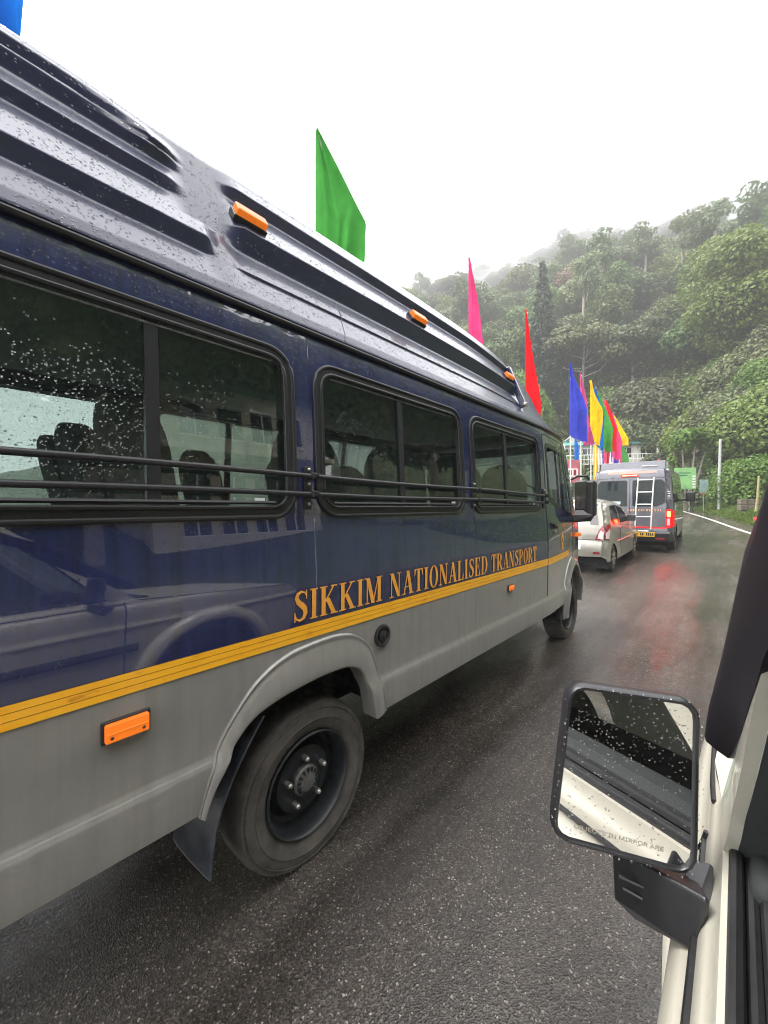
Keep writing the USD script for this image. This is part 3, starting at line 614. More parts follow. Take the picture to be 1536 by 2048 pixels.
def roof_point(Y, k):
    """k in 0..1 from the drip rail to the crown's middle."""
    zs = np.interp(k, [0, 0.72, 1.0], [2.28, 2.95, 3.04]); base_in = np.where(zs < 2.90, 0.094 + 0.333 * (zs - 2.28), 0)
    k2 = np.clip((k - 0.68) / 0.32, 0, 1)
    zflat = np.interp(k, [0, 0.68], [2.28, 2.905])
    x = np.where(k <= 0.68, XB - 0.086 - 0.333 * (zflat - 2.28) - taper(Y) + ledge(Y, zflat), 0)
    z = zflat.copy() if hasattr(zflat, 'copy') else zflat
    x1 = XB - 0.086 - 0.333 * (2.905 - 2.28) - taper(Y) + ledge(Y, np.array(2.905)); a = k2 * np.pi / 2
    # rounded shoulder, then a flat crown
    sh = np.clip(k2 / 0.45, 0, 1); cr = np.clip((k2 - 0.45) / 0.55, 0, 1)
    xs_ = x1 - 0.085 * (1 - np.cos(sh * np.pi / 2)) - 0.02 * sh; zs_ = 2.905 + 0.055 * np.sin(sh * np.pi / 2)
    xc = xs_ + (XM - xs_) * cr; zc = zs_ + 0.05 * (1 - (1 - cr) ** 2)
    x = np.where(k <= 0.68, x, xc); z = np.where(k <= 0.68, z, zc)
    zz = ZR + (z - ZR) * _hr(Y)
    return np.stack([x, Y + 0 * zz, zz], -1)
ks = np.concatenate([np.linspace(0, 0.68, 118), np.linspace(0.69, 0.82, 10), np.linspace(0.85, 1.0, 6)])
Ys = np.unique(np.concatenate([np.linspace(-0.8, 0.5, 14), np.linspace(0.5, 0.9, 34), np.linspace(0.9, 3.35, 42), np.linspace(3.35, 3.55, 14), np.linspace(3.55, 4.82, 36)]))
P = np.stack([roof_point(np.full(len(ks), Y), ks) for Y in Ys], 0)
Q = P[:, ::-1].copy(); Q[..., 0] = 2 * XM - Q[..., 0]
rf = grid_mesh(np.concatenate([P, Q[:, 1:]], 1)); rf.invert()
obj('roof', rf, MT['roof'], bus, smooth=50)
obj('ceiling', grid_mesh(np.array([[(XB - 0.2, y, 2.36), (2 * XM - XB + 0.2, y, 2.36)] for y in (-0.75, 4.3)], float)), plain('pale_ceiling', (0.45, 0.45, 0.42), 0.7), bus)
def roof_at(Y, z):
    k = (z - 2.28) / 0.625 * 0.68
    return roof_point(np.array([Y]), np.array([k]))[0]
def roof_marker(Y, z, L, h):
    c = roof_at(Y, z); c0, c1 = roof_at(Y, z - 0.02), roof_at(Y, z + 0.02); n = np.array([0.93, 0, 0.36])
    t = thing('roof_marker_lamp', parent=bus)
    up = (c1 - c0) / np.linalg.norm(c1 - c0); n = np.cross(np.array([0, 1, 0]), up); n = n if n[0] > 0 else -n
    c = c + n * 0.006
    def quadbox(L, h, d0, d1, r=0.006): return hull([c + np.array([0, a * (L / 2 - r), 0]) + up * b * (h / 2 - r) + n * d for a in (-1, 1) for b in (-1, 1) for d in (d0, d1)], r)
    obj('base', quadbox(L + 0.012, h + 0.012, -0.01, 0.006, 0.004), MT['rubber'], t)
    obj('lens', quadbox(L, h, 0.0, 0.03), MT['amber'], t, smooth=35)
for Y in (0.862, 2.01, 3.33): roof_marker(Y, 2.708, 0.135 if Y < 3 else 0.12, 0.052)
# seam of the moulded roof and the strip that ends the roof rail
def roof_line(name, Y, z0, z1, mat, r, lift=0.002):
    pts = [roof_at(Y + 0.03 * math.sin((z - z0) / (z1 - z0) * 2), z) + (lift, 0, 0) for z in np.linspace(z0, z1, 24)]
    obj(name, tube(pts, r, 6), mat, bus, smooth=True)
roof_line('roof_seam', 1.30, 2.325, 2.56, MT['roof'], 0.0032, 0.0)
b0, b1 = roof_at(3.43, 2.86) + (0.02, 0, 0.0), roof_at(3.47, 2.47) + (0.045, 0, 0)
obj('roof_rail_end', hull([b0, b0 + (0, 0.05, 0), b0 + (0.01, 0, -0.03), b1, b1 + (0, 0.035, 0), b1 + (-0.03, 0, -0.02), b0 + (-0.04, 0, 0)], 0.008), MT['navy'], bus, smooth=40)
obj('rail_end_cap', shift(trimesh.creation.icosphere(2, 0.022), b1), MT['steel'], bus, smooth=True)
obj('drip_rail', tube([side(np.array([y]), np.array([2.305 + (0 if y < 4.2 else 0)]), 0.012)[0] for y in np.linspace(-0.75, 4.62, 40)], 0.011, 8), MT['gasket'], bus, smooth=True)

# windows: gasket ring, inner frame, panes, slider
def ring(outer, hole, fn, cu=0.03):
    return sheet(outer.difference(hole), fn, cu, cu, (1, 0, 0))
def ring_tube(poly, off, r, dens=0.03):
    n = max(24, int(poly.exterior.length / dens)); pts = [poly.exterior.interpolate(s, normalized=True) for s in np.linspace(0, 1, n + 1)]
    a = np.array([(p.x, p.y) for p in pts]); P = side(a[:, 0], a[:, 1], off)
    return tube(np.vstack([P, P[1]]), r, 8, caps=False)
def window(g, divs, fname='side_window'):
    w = thing(fname, parent=bus)
    fr = obj('frame', ring(g.buffer(0.045), g, on_side(0.006)), MT['gasket'], w)
    obj('gasket', ring_tube(g.buffer(0.044), 0.004, 0.010), MT['gasket'], w, smooth=True)
    obj('inner_gasket', ring_tube(g.buffer(0.008), 0.004, 0.009), MT['gasket'], w, smooth=True)
    xs_ = [g.bounds[0] - 0.02] + list(divs) + [g.bounds[2] + 0.02]
    for i, (a, b) in enumerate(zip(xs_[:-1], xs_[1:])):
        pg = g.buffer(0.01).intersection(box(a - (0.02 if i else 0), 0, b, 3))
        obj('pane', sheet(pg, on_side(-0.010 - 0.012 * (i % 2)), 0.15, 0.12, (1, 0, 0)), MT['bus_glass'], w)
    for d in divs:
        zz = np.linspace(g.bounds[1], g.bounds[3], 8)
        L_, R_ = side(np.full(8, d - 0.02), zz, 0.0), side(np.full(8, d + 0.02), zz, 0.0)
        m = grid_mesh(np.stack([L_ + (-0.02, 0, 0), L_, R_, R_ + (-0.02, 0, 0)], 1))
        obj('slider_frame', m, MT['gasket'], w)
    zb = g.bounds[1] + 0.012
    obj('slide_track', tube([side(np.array([y]), np.array([zb]), -0.004)[0] for y in np.linspace(g.bounds[0] + 0.05, g.bounds[2] - 0.05, 10)], 0.008, 6), MT['gasket'], w)
    obj('top_track', tube([side(np.array([y]), np.array([g.bounds[3] - 0.012]), -0.002)[0] for y in np.linspace(g.bounds[0] + 0.05, g.bounds[2] - 0.05, 10)], 0.004, 6), MT['hub'], w)
    return w
window(glass1, [0.46]); window(glass2, [1.70]); window(glass3, [3.02])
for (Y, z) in ((0.83, 1.562), (2.22, 1.562), (3.58, 1.565)):
    obj('glass_label', sheet(box(Y - 0.022, z - 0.013, Y + 0.022, z + 0.013), on_side(-0.004), 0.05, 0.05, (1, 0, 0)), MT['white'], bus)
for g in (glass1, glass2, glass3):
    obj('far_window_pane', sheet(far_open(g).buffer(0.01), on_left(-0.01), 0.3, 0.3, (-1, 0, 0)), MT['bus_glass'], bus)
    obj('far_window_divider', sheet(box(g.centroid.x - 0.03, g.bounds[1], g.centroid.x + 0.03, 2.27), on_left(-0.006), 0.3, 0.3, (-1, 0, 0)), MT['gasket'], bus)

# driver's door
door = thing('driver_door', parent=bus)
obj('window_frame', ring(door_glass.buffer(0.038), door_glass, on_side(0.004)), MT['gasket'], door)
obj('window_frame', ring(quarter_glass.buffer(0.03), quarter_glass, on_side(0.004)), MT['gasket'], door)
obj('quarter_glass', sheet(quarter_glass.buffer(0.01), on_side(-0.008), 0.1, 0.1, (1, 0, 0)), MT['bus_glass'], door)
obj('door_glass', sheet(door_glass.intersection(box(3, 1.0, 5, 1.72)), on_side(-0.010), 0.1, 0.1, (1, 0, 0)), MT['bus_glass'], door)
def seam(poly_pts, parent, r=0.004, off=0.0, mat='gasket', name='shut_line'):
    pts = []
    for (a, b) in zip(poly_pts[:-1], poly_pts[1:]):
        n = max(2, int(math.dist(a, b) / 0.04))
        pts += [(a[0] + (b[0] - a[0]) * i / n, a[1] + (b[1] - a[1]) * i / n) for i in range(n)]
    a = np.array(pts + [poly_pts[-1]]); obj(name, tube(side(a[:, 0], a[:, 1], off), r, 6), MT[mat], parent)
seam([(3.86, 0.70), (3.86, 2.24), (4.58, 2.24), (4.92, 1.50), (4.98, 1.30), (4.98, 0.92)], door)
hd = side(np.array([4.02]), np.array([1.36]), 0.0)[0]
obj('handle_recess', hull([hd + (0.003, a, b) for a in (-0.06, 0.06) for b in (-0.03, 0.03)], 0.006), MT['rubber'], door)
obj('handle', hull([hd + (0.03, -0.04, 0.015), hd + (0.03, 0.05, -0.02), hd + (0.01, 0.05, -0.02), hd + (0.01, -0.04, 0.015)], 0.011), MT['black'], door, smooth=True)
obj('lock', shift(trimesh.creation.icosphere(1, 0.014), hd + (0.012, 0.05, -0.06)), MT['steel'], door)
for Y in (1.085, 2.475):
    seam([(Y, 1.06), (Y, 1.49)], bus, 0.0026, 0.0, 'navy', 'panel_seam')
    if Y > 2: seam([(Y, 0.53), (Y, 0.98)], bus, 0.0026, 0.0, 'grey', 'panel_seam')
    seam([(Y, 2.19), (Y, 2.29)], bus, 0.0026, 0.0, 'navy', 'panel_seam')

# guard rails across the windows
for k, (za, zb) in enumerate(((1.675, 1.648), (1.596, 1.585))):
    yy = np.linspace(-0.74, 3.80, 40); pts = np.stack([side(yy, np.full(40, 1.6), 0.05)[:, 0], yy, za + (zb - za) * (yy + 0.1) / 3.9 + 0.004 * np.sin(yy * 3)], 1)
    pts[-1, 0] -= 0.05
    obj('guard_rail', tube(pts, 0.0105, 10), MT['black'], bus, smooth=True)
for Y in (1.05, 2.46, 3.79):
    x = side(np.array([Y]), np.array([1.6]), 0.0)[0, 0]
    br = thing('rail_bracket', parent=bus)
    obj('plate', hull([(x + 0.006, Y + a * 0.014, 1.62 + b * 0.085) for a in (-1, 1) for b in (-1, 1)], 0.006), MT['black'], br)
    zc_ = [1.675 - 0.027 * (Y + 0.1) / 3.9, 1.596 - 0.011 * (Y + 0.1) / 3.9]
    for z in zc_: obj('clamp', hull([(x + 0.01, Y - 0.014, z - 0.014), (x + 0.01, Y + 0.014, z + 0.014), (x + 0.058, Y - 0.014, z - 0.008), (x + 0.058, Y + 0.014, z + 0.008), (x + 0.058, Y - 0.014, z + 0.010)], 0.006), MT['black'], br)
    for z in (1.697, 1.636, 1.553): obj('bolt', shift(trimesh.creation.icosphere(1, 0.008), (x + 0.016, Y, z)), MT['steel'], br)

# stripe in three bands, lettering, crest
bands = thing('yellow_stripe', parent=bus)
for i, (a, b) in enumerate(((0.992, 1.012), (1.0135, 1.033), (1.0345, 1.054))):
    pg = box(-0.75, a, 3.855, b).difference(arch_r); obj('stripe_band', sheet(pg, on_side(0.0035), 0.1, 0.02, (1, 0, 0)), MT['stripe'], bands)
    obj('stripe_band', sheet(Polygon([(3.865, a), (4.72, a + 0.012), (4.70 + i * 0.02, b + 0.012), (3.865, b)]), on_side(0.0035), 0.1, 0.02, (1, 0, 0)), MT['stripe'], bands)

def arc(cx, cy, rx, ry, a0, a1, n=24): return [(cx + rx * math.cos(math.radians(a0 + (a1 - a0) * i / n)), cy + ry * math.sin(math.radians(a0 + (a1 - a0) * i / n))) for i in range(n + 1)]
ST, TH_, SF = 0.17, 0.055, 0.045       # thick stem, thin stem, serif height, cap height 1
def serif(x, y, w, up=True):
    y0, y1 = (y, y + SF) if up else (y - SF, y); return box(x - w / 2, y0, x + w / 2, y1)
def stem(x, w=ST, ext=0.075): return unary_union([box(x - w / 2, 0, x + w / 2, 1), serif(x, 0, w + 2 * ext), serif(x, 1, w + 2 * ext, False)])
def diag(x0, y0, x1, y1, w): return Polygon([(x0 - w / 2, y0), (x0 + w / 2, y0), (x1 + w / 2, y1), (x1 - w / 2, y1)])
def bowl(x, y0, y1, w, t):
    ry = (y1 - y0) / 2; o = Polygon([(x, y0)] + arc(x + w * 0.35, y0 + ry, w * 0.65, ry, -90, 90) + [(x, y1)]); i = Polygon([(x - 0.01, y0 + SF)] + arc(x + w * 0.35, y0 + ry, w * 0.65 - t, ry - SF, -90, 90) + [(x - 0.01, y1 - SF)])
    return o.difference(i)
def stroke(pts, radii): return unary_union([MultiPolygon([Point(a).buffer(ra, quad_segs=6), Point(b).buffer(rb, quad_segs=6)]).convex_hull if False else unary_union([Point(a).buffer(ra, quad_segs=6), Point(b).buffer(rb, quad_segs=6)]).convex_hull for a, b, ra, rb in zip(pts[:-1], pts[1:], radii[:-1], radii[1:])])
def glyph(c):
    if c == 'I': return stem(0.17), 0.34
    if c == 'K': return unary_union([stem(0.17), diag(0.20, 0.40, 0.62, 1, 0.07), diag(0.33, 0.58, 0.64, 0, 0.19).intersection(box(0, 0, 2, 0.72)), serif(0.62, 1, 0.28, False), serif(0.64, 0, 0.32)]), 0.80
    if c == 'M': return unary_union([box(0.11, 0, 0.165, 1), serif(0.14, 0, 0.24), diag(0.17, 1, 0.46, 0, 0.19), diag(0.46, 0, 0.74, 1, 0.06), stem(0.80), serif(0.10, 1, 0.2, False)]), 0.97
    if c == 'N': return unary_union([box(0.11, 0, 0.165, 1), serif(0.14, 0, 0.24), diag(0.16, 1, 0.60, 0, 0.19), box(0.59, 0, 0.645, 1), serif(0.62, 1, 0.24, False), serif(0.11, 1, 0.16, False)]), 0.76
    if c == 'A': return unary_union([diag(0.11, 0, 0.36, 1, 0.06), diag(0.60, 0, 0.36, 1, 0.19), box(0.19, 0.30, 0.56, 0.345), serif(0.11, 0, 0.24), serif(0.60, 0, 0.32)]), 0.74
    if c == 'T': return unary_union([box(0.235, 0, 0.405, 1), serif(0.32, 0, 0.34), box(0.02, 0.945, 0.62, 1), Polygon([(0.02, 1), (0.02, 0.70), (0.05, 0.70), (0.12, 0.95)]), Polygon([(0.62, 1), (0.62, 0.70), (0.59, 0.70), (0.52, 0.95)])]), 0.64
    if c == 'O': return Polygon(arc(0.36, 0.5, 0.34, 0.52, 0, 360, 40)).difference(Polygon(arc(0.36, 0.5, 0.165, 0.475, 0, 360, 40))), 0.72
    if c == 'L': return unary_union([stem(0.17), box(0.1, 0, 0.56, SF), Polygon([(0.58, 0), (0.58, 0.34), (0.55, 0.34), (0.46, 0.04), (0.46, 0)])]), 0.62
    if c == 'E': return unary_union([stem(0.17), box(0.1, 0, 0.56, SF), box(0.1, 1 - SF, 0.54, 1), box(0.2, 0.49, 0.42, 0.53), box(0.39, 0.36, 0.425, 0.66), Polygon([(0.58, 0), (0.58, 0.32), (0.55, 0.32), (0.46, 0.04), (0.46, 0)]), Polygon([(0.56, 1), (0.56, 0.72), (0.53, 0.72), (0.45, 0.96), (0.45, 1)])]), 0.63
    if c == 'D': return unary_union([stem(0.17), bowl(0.15, 0, 1, 0.56, 0.17)]), 0.75
    if c == 'P': return unary_union([stem(0.17), bowl(0.15, 0.44, 1, 0.46, 0.16)]), 0.64
    if c == 'R': return unary_union([stem(0.17), bowl(0.15, 0.47, 1, 0.46, 0.16), diag(0.36, 0.49, 0.62, 0, 0.18), serif(0.64, 0, 0.24)]), 0.76
    if c == 'S':
        p = [(0.50, 0.80), (0.44, 0.92), (0.31, 0.965), (0.17, 0.90), (0.125, 0.77), (0.20, 0.63), (0.33, 0.52), (0.44, 0.40), (0.465, 0.25), (0.40, 0.10), (0.26, 0.035), (0.13, 0.09), (0.065, 0.24)]
        r = [0.016, 0.026, 0.035, 0.055, 0.07, 0.085, 0.095, 0.09, 0.075, 0.055, 0.035, 0.026, 0.016]
        return unary_union([stroke(p, r), Polygon([(0.48, 1.0), (0.525, 1.0), (0.525, 0.70), (0.49, 0.70)]), Polygon([(0.04, 0), (0.085, 0), (0.085, 0.32), (0.04, 0.32)])]), 0.58
    return None, 0.30
text = 'SIKKIM NATIONALISED TRANSPORT'
adv, glyphs = 0.0, []
for c in text:
    g, w = glyph(c)
    if g is not None: glyphs.append(affinity.translate(g, adv, 0))
    adv += w + 0.06
Y0, Y1, Zb, Hc = 0.963, 3.560, 1.0725, 0.126
let = unary_union(glyphs); k = (Y1 - Y0) / (adv - 0.06)
letters = affinity.affine_transform(let, [k, 0, 0, Hc, Y0, Zb]).buffer(0)
letters = affinity.affine_transform(letters, [1, 0, -0.0028, 1, 0, 0.0025])
obj('lettering', sheet(letters, on_side(0.004), 0.2, 0.2, (1, 0, 0)), MT['orange_print'], bus)
crest = unary_union([Polygon(arc(0, 0, 0.035, 0.05, 0, 360)), Polygon([(0.0, 0.10), (0.018, 0.05), (-0.018, 0.05)]), Polygon([(-0.05, 0.075), (-0.012, 0.02), (-0.03, 0.015)]), Polygon([(0.05, 0.075), (0.012, 0.02), (0.03, 0.015)]),
                     Polygon([(-0.075, 0.01), (-0.03, 0.02), (-0.03, -0.02)]), Polygon([(0.075, 0.01), (0.03, 0.02), (0.03, -0.02)]), Polygon([(-0.055, -0.075), (-0.015, -0.03), (-0.03, -0.02)]), Polygon([(0.055, -0.075), (0.015, -0.03), (0.03, -0.02)]),
                     box(-0.05, -0.10, 0.05, -0.082), box(-0.022, -0.085, 0.022, -0.045)]).difference(Polygon(arc(0, 0.0, 0.017, 0.026, 0, 360)))
obj('door_crest', sheet(affinity.translate(affinity.scale(crest, 1.15, 1.0, origin=(0, 0)), 4.38, 1.20), on_side(0.004), 0.1, 0.1, (1, 0, 0)), MT['orange_print'], bus)

# wheel arch flares
def flare(curve_out, curve_in, mat, lift=0.022):
    n = 60
    lo, li = LineString(curve_out), LineString(curve_in)
    prof = [(0.0, -0.002), (0.03, 0.010), (0.08, 0.012), (0.13, 0.007), (0.22, 0.012), (0.45, 0.8 * lift), (0.7, lift), (0.9, lift), (0.97, 0.9 * lift), (1.0, 0.6 * lift), (1.0, -0.02), (1.0, -0.07)]
    rows = []
    for s in np.linspace(0, 1, n):
        a, b = lo.interpolate(s, normalized=True), li.interpolate(s, normalized=True)
        rows.append([side(np.array([a.x + (b.x - a.x) * f]), np.array([a.y + (b.y - a.y) * f]), o)[0] for f, o in prof])
    return grid_mesh(np.array(rows))
def smooth_curve(pts, n=60):
    p = np.array(pts, float); s = np.r_[0, np.cumsum(np.linalg.norm(np.diff(p, axis=0), axis=1))]; q = np.linspace(0, s[-1], n)
    return np.stack([PchipInterpolator(s, p[:, 0])(q), PchipInterpolator(s, p[:, 1])(q)], 1)
r_out = smooth_curve([(0.583, 0.515), (0.61, 0.62), (0.65, 0.713), (0.72, 0.811), (0.806, 0.896), (0.90, 0.945), (0.99, 0.967), (1.163, 0.976), (1.27, 0.962), (1.35, 0.925), (1.42, 0.860), (1.468, 0.747), (1.495, 0.64), (1.525, 0.515)])
r_in = smooth_curve([(0.600, 0.505), (0.625, 0.58), (0.66, 0.632), (0.71, 0.700), (0.80, 0.768), (0.90, 0.793), (0.97, 0.803), (1.145, 0.815), (1.23, 0.812), (1.30, 0.795), (1.352, 0.755), (1.385, 0.69), (1.41, 0.60), (1.437, 0.508)])
obj('wheel_arch_flare', flare(r_out, r_in, None), MT['grey'], bus, smooth=60)
fa = np.radians(np.linspace(190, -8, 60))
f_out = np.stack([4.95 + 0.52 * np.cos(fa), 0.44 + 0.535 * np.sin(fa)], 1); f_in = np.stack([4.95 + 0.415 * np.cos(fa), 0.44 + 0.43 * np.sin(fa)], 1)
obj('wheel_arch_flare', flare(f_out, f_in, None, 0.045), MT['grey'], bus, smooth=60)

# wheels, mud flaps, underbody
wheel('wheel', bus, -1.385, 1.098, 0.334, 0.347, 0.215, 0.213)
wheel('wheel', bus, -1.475, 4.955, 0.338, 0.347, 0.215, 0.213)
wheel('wheel', bus, 2 * XM + 1.385, 1.075, 0.345, 0.347, 0.215, 0.213, -1, detail=False)
wheel('wheel', bus, 2 * XM + 1.475, 4.955, 0.352, 0.347, 0.215, 0.213, -1, detail=False)
def flap(ytop, ztop, ybot, zbot, x0, x1):
    s = np.linspace(0, 1, 10)
    P = np.array([[(x, ytop + (ybot - ytop) * t - 0.05 * np.sin(t * np.pi) * (1 if True else 0) + 0.02 * t * t + 0.01 * np.sin(9 * x), ztop + (zbot - ztop) * t) for x in np.linspace(x0, x1, 6)] for t in s])
    a = grid_mesh(P); b = grid_mesh(P + (0, 0.008, 0)); b.invert()
    return cat_([a, b, tube(P[:, 0] + (0, 0.004, 0), 0.005, 6), tube(P[-1] + (0, 0.004, 0), 0.005, 6)])
flapmat = plain('dirty_mud_flap', (0.035, 0.038, 0.048), 0.38, var=0.7, scale=14, bump=0.3, bscale=40)
obj('mud_flap', flap(0.83, 0.745, 0.605, 0.262, -1.352, -1.63), flapmat, bus, smooth=50)
obj('mud_flap', flap(4.56, 0.60, 4.50, 0.30, -1.44, -1.70), flapmat, bus, smooth=50)
ub = cat_([bx(-1.40, -3.35, -0.7, 0.60, 0.56, 0.62), bx(-1.40, -3.35, 1.47, 4.45, 0.56, 0.62), bx(-1.40, -3.35, 0.60, 1.47, 0.86, 0.90), bx(-1.62, -3.13, 4.45, 5.4, 0.5, 0.9),
           bx(-1.78, -1.72, 0.6, 1.47, 0.74, 0.86), bx(-1.75, -2.05, 0.6, 0.66, 0.45, 0.75), bx(-1.75, -1.9, -0.7, 4.6, 0.42, 0.56), bx(-2.9, -3.0, -0.7, 4.6, 0.42, 0.56), bx(-1.75, -2.2, 1.50, 2.0, 0.42, 0.60),
           tube([(-1.6, 1.075, 0.345), (-3.15, 1.075, 0.345)], 0.06, 10), tube([(-2.3, 1.075, 0.345), (-2.45, 1.075, 0.345)], 0.17, 12), tube([(-1.66, 0.66, 0.52), (-1.66, 1.075, 0.43), (-1.66, 1.44, 0.60)], 0.035, 8),
           bx(-1.7, -1.62, 1.36, 1.42, 0.5, 0.86), bx(-1.52, -1.60, 4.40, 4.50, 0.34, 0.60), bx(-1.46, -1.62, 4.34, 4.5, 0.40, 0.56)])
obj('underbody', ub, MT['dark'], bus)

# fuel cap, side lamps
fc = side(np.array([1.505]), np.array([0.893]), 0.004)[0]
cap = thing('fuel_cap', parent=bus, loc=fc)
cp = lathe_x([(0.056, -0.004), (0.056, 0.006), (0.050, 0.010), (0.043, 0.009), (0.039, -0.002), (0.030, -0.003), (0.028, 0.004), (0.020, 0.008), (0.012, 0.007), (0.001, 0.012)], 32); obj('cap', cp, MT['black'], cap, smooth=35)
def side_lamp(Y, z, L, h, name='side_marker_lamp', parent=bus, dz=0.0, thick=0.02):
    t = thing(name, parent=parent); c = side(np.array([Y]), np.array([z]), 0.0)[0]
    def pb(L, h, d0, d1, r): return hull([c + (d, a * (L / 2 - r), b * (h / 2 - r)) for a in (-1, 1) for b in (-1, 1) for d in (d0, d1)], r)
    obj('base', pb(L + 0.014, h + 0.012, -0.004, 0.007, 0.003), MT['rubber'], t)
    obj('lens', pb(L, h, 0.004, thick, 0.005), MT['amber'], t, smooth=35)
    obj('lens_rib', pb(L * 0.9, h * 0.12, thick, thick + 0.005, 0.002), MT['amber'], t)
    for a in (-1, 1): obj('screw', shift(trimesh.creation.icosphere(1, 0.005), c + (thick + 0.004, a * L * 0.36, -h * 0.22)), MT['rubber'], t)
side_lamp(0.378, 0.899, 0.112, 0.052); side_lamp(3.02, 0.906, 0.075, 0.036)
side_lamp(5.13, 1.212, 0.12, 0.045, 'turn_indicator', thick=0.045)

# mirror
mr = thing('side_mirror', parent=bus)
hb = rbox(-1.455, -1.225, 5.04, 5.16, 1.43, 1.855, 0.04); obj('housing', hb, MT['black'], mr, smooth=50)
obj('mirror_glass', sheet(rrect(-1.435, 1.52, -1.245, 1.835, 0.03), lambda u, v: np.stack([u, 5.036 + 0.25 * (u + 1.34) + 0 * v, v], -1), 0.1, 0.1, (0, -1, 0)), MT['dull_mirror'], mr)
obj('wide_mirror_glass', sheet(rrect(-1.435, 1.445, -1.245, 1.505, 0.015), lambda u, v: np.stack([u, 5.034 + 0.25 * (u + 1.34) + 0.3 * (v - 1.475), v], -1), 0.1, 0.1, (0, -1, 0)), MT['dull_mirror'], mr)
obj('arm', tube([(-1.47, 4.98, 1.86), (-1.40, 5.0, 1.90), (-1.31, 5.07, 1.90), (-1.30, 5.1, 1.84)], 0.013, 8), MT['black'], mr, smooth=True)
obj('lower_arm', hull([(-1.47, 5.02, 1.44), (-1.47, 5.14, 1.44), (-1.27, 5.06, 1.43), (-1.27, 5.14, 1.43), (-1.47, 5.02, 1.37), (-1.29, 5.1, 1.385)], 0.012), MT['black'], mr, smooth=50)

# seats, steering wheel, dashboard
obj('cabin_floor', bx(-1.44, -3.31, -0.7, 4.4, 0.96, 1.0), MT['interior'], bus)
def seat(x, y, sc=1.0):
    t = thing('seat', parent=bus)
    arch = [(0.21 * math.cos(q), 0.60 + 0.34 * math.sin(q)) for q in np.radians(np.linspace(0, 180, 13))] + [(-0.20, -0.05), (0.20, -0.05)]
    back = hull([(x + a * (1 if f else 0.93), y - 0.02 - 0.13 * w + (0.035 if f else -0.035) - (0.02 if f and w < 0.3 else 0), 1.40 + 0.56 * w) for a, w in arch for f in (0, 1)], 0.025)
    obj('backrest', back, MT['seat'], t, smooth=60)
    obj('cushion', rbox(x - 0.22, x + 0.22, y - 0.02, y + 0.44, 1.36, 1.48, 0.05), MT['seat'], t, smooth=60)
    obj('seat_base', bx(x - 0.18, x + 0.18, y + 0.05, y + 0.35, 1.0, 1.37), MT['interior'], t)
for y in (0.60, 1.40, 2.13, 2.88):
    for x in (-1.72, -2.95): seat(x, y)
seat(-2.95, -0.25); seat(-2.45, 0.60)
seat(-1.75, 3.85); seat(-2.95, 3.85)
obj('dashboard', hull([(-1.62, 4.75, 1.1), (-3.1, 4.75, 1.1), (-1.62, 4.62, 1.52), (-3.1, 4.62, 1.52), (-1.62, 5.05, 1.48), (-3.1, 5.05, 1.48)], 0.03), MT['interior'], bus)
sw = trimesh.creation.torus(0.2, 0.014, major_sections=32, minor_sections=8); sw.apply_transform(trimesh.transformations.rotation_matrix(-0.7, (1, 0, 0))); sw.apply_translation((-1.85, 4.45, 1.68)); obj('steering_wheel', sw, MT['black'], bus, smooth=True)
obj('seat_rail', tube([(-2.3, -0.1, 1.0), (-2.3, -0.1, 2.3)], 0.016, 8), plain('green_pole', (0.16, 0.22, 0.12), 0.4), bus)

# rain beads standing on the paint and the glass: nobody could count them
rngD = np.random.default_rng(5)
bead = trimesh.creation.icosphere(1, 1.0)
def beads(C, N, R, flat=0.5):
    N = N / np.linalg.norm(N, axis=1, keepdims=True); T = np.cross(N, [0, 1, 0.01]); T /= np.linalg.norm(T, axis=1, keepdims=True); B = np.cross(N, T)
    bv = bead.vertices; k = len(C)
    st = rngD.uniform(0.85, 1.5, k)
    v = C[:, None] + R[:, None, None] * (bv[None, :, :1] * T[:, None] + bv[None, :, 1:2] * (B * st[:, None])[:, None] + flat * bv[None, :, 2:] * N[:, None])
    f = (bead.faces[None] + np.arange(k)[:, None, None] * len(bv)).reshape(-1, 3)
    n = (bv[None, :, :1] * T[:, None] + bv[None, :, 1:2] * B[:, None] + bv[None, :, 2:] / flat * 0.6 * N[:, None]); n /= np.linalg.norm(n, axis=2, keepdims=True)
    return v.reshape(-1, 3), f, n.reshape(-1, 3)
# on the big rear window, thicker towards the rear
Yb = rngD.uniform(-0.3, 0.93, 9000); zb_ = rngD.uniform(1.56, 2.12, 9000)
keep = 1.7 * rngD.random(9000) * 0.5 < np.where(zb_ > 2.0, 0.12, 1) * np.where(Yb > 0.48, 0.35, 1) * np.where(zb_ < 1.95, 1, 0.45) * 0.42
Yb, zb_ = Yb[keep], zb_[keep]
C = side(Yb, zb_, np.where(Yb < 0.46, -0.0095, -0.0215))
tag(obj('window_raindrops', beads(C, np.tile([1.0, 0, 0.08], (len(C), 1)), rngD.uniform(0.0010, 0.0027, len(C)) * rngD.uniform(0.6, 1.25, len(C)), 0.34), MT['water'], bus), kind='stuff')
Yb = rngD.uniform(1.18, 2.28, 1500); zb_ = rngD.uniform(1.56, 2.12, 1500); kk = rngD.random(1500) < np.where(Yb > 1.7, 0.12, np.where(zb_ < 1.95, 0.6, 0.2)); Yb, zb_ = Yb[kk], zb_[kk]
C = side(Yb, zb_, np.where(Yb < 1.70, -0.0095, -0.0215)); tag(obj('window_raindrops', beads(C, np.tile([1.0, 0, 0.08], (len(C), 1)), rngD.uniform(0.0010, 0.0026, len(C)), 0.34), MT['water'], bus), kind='stuff')
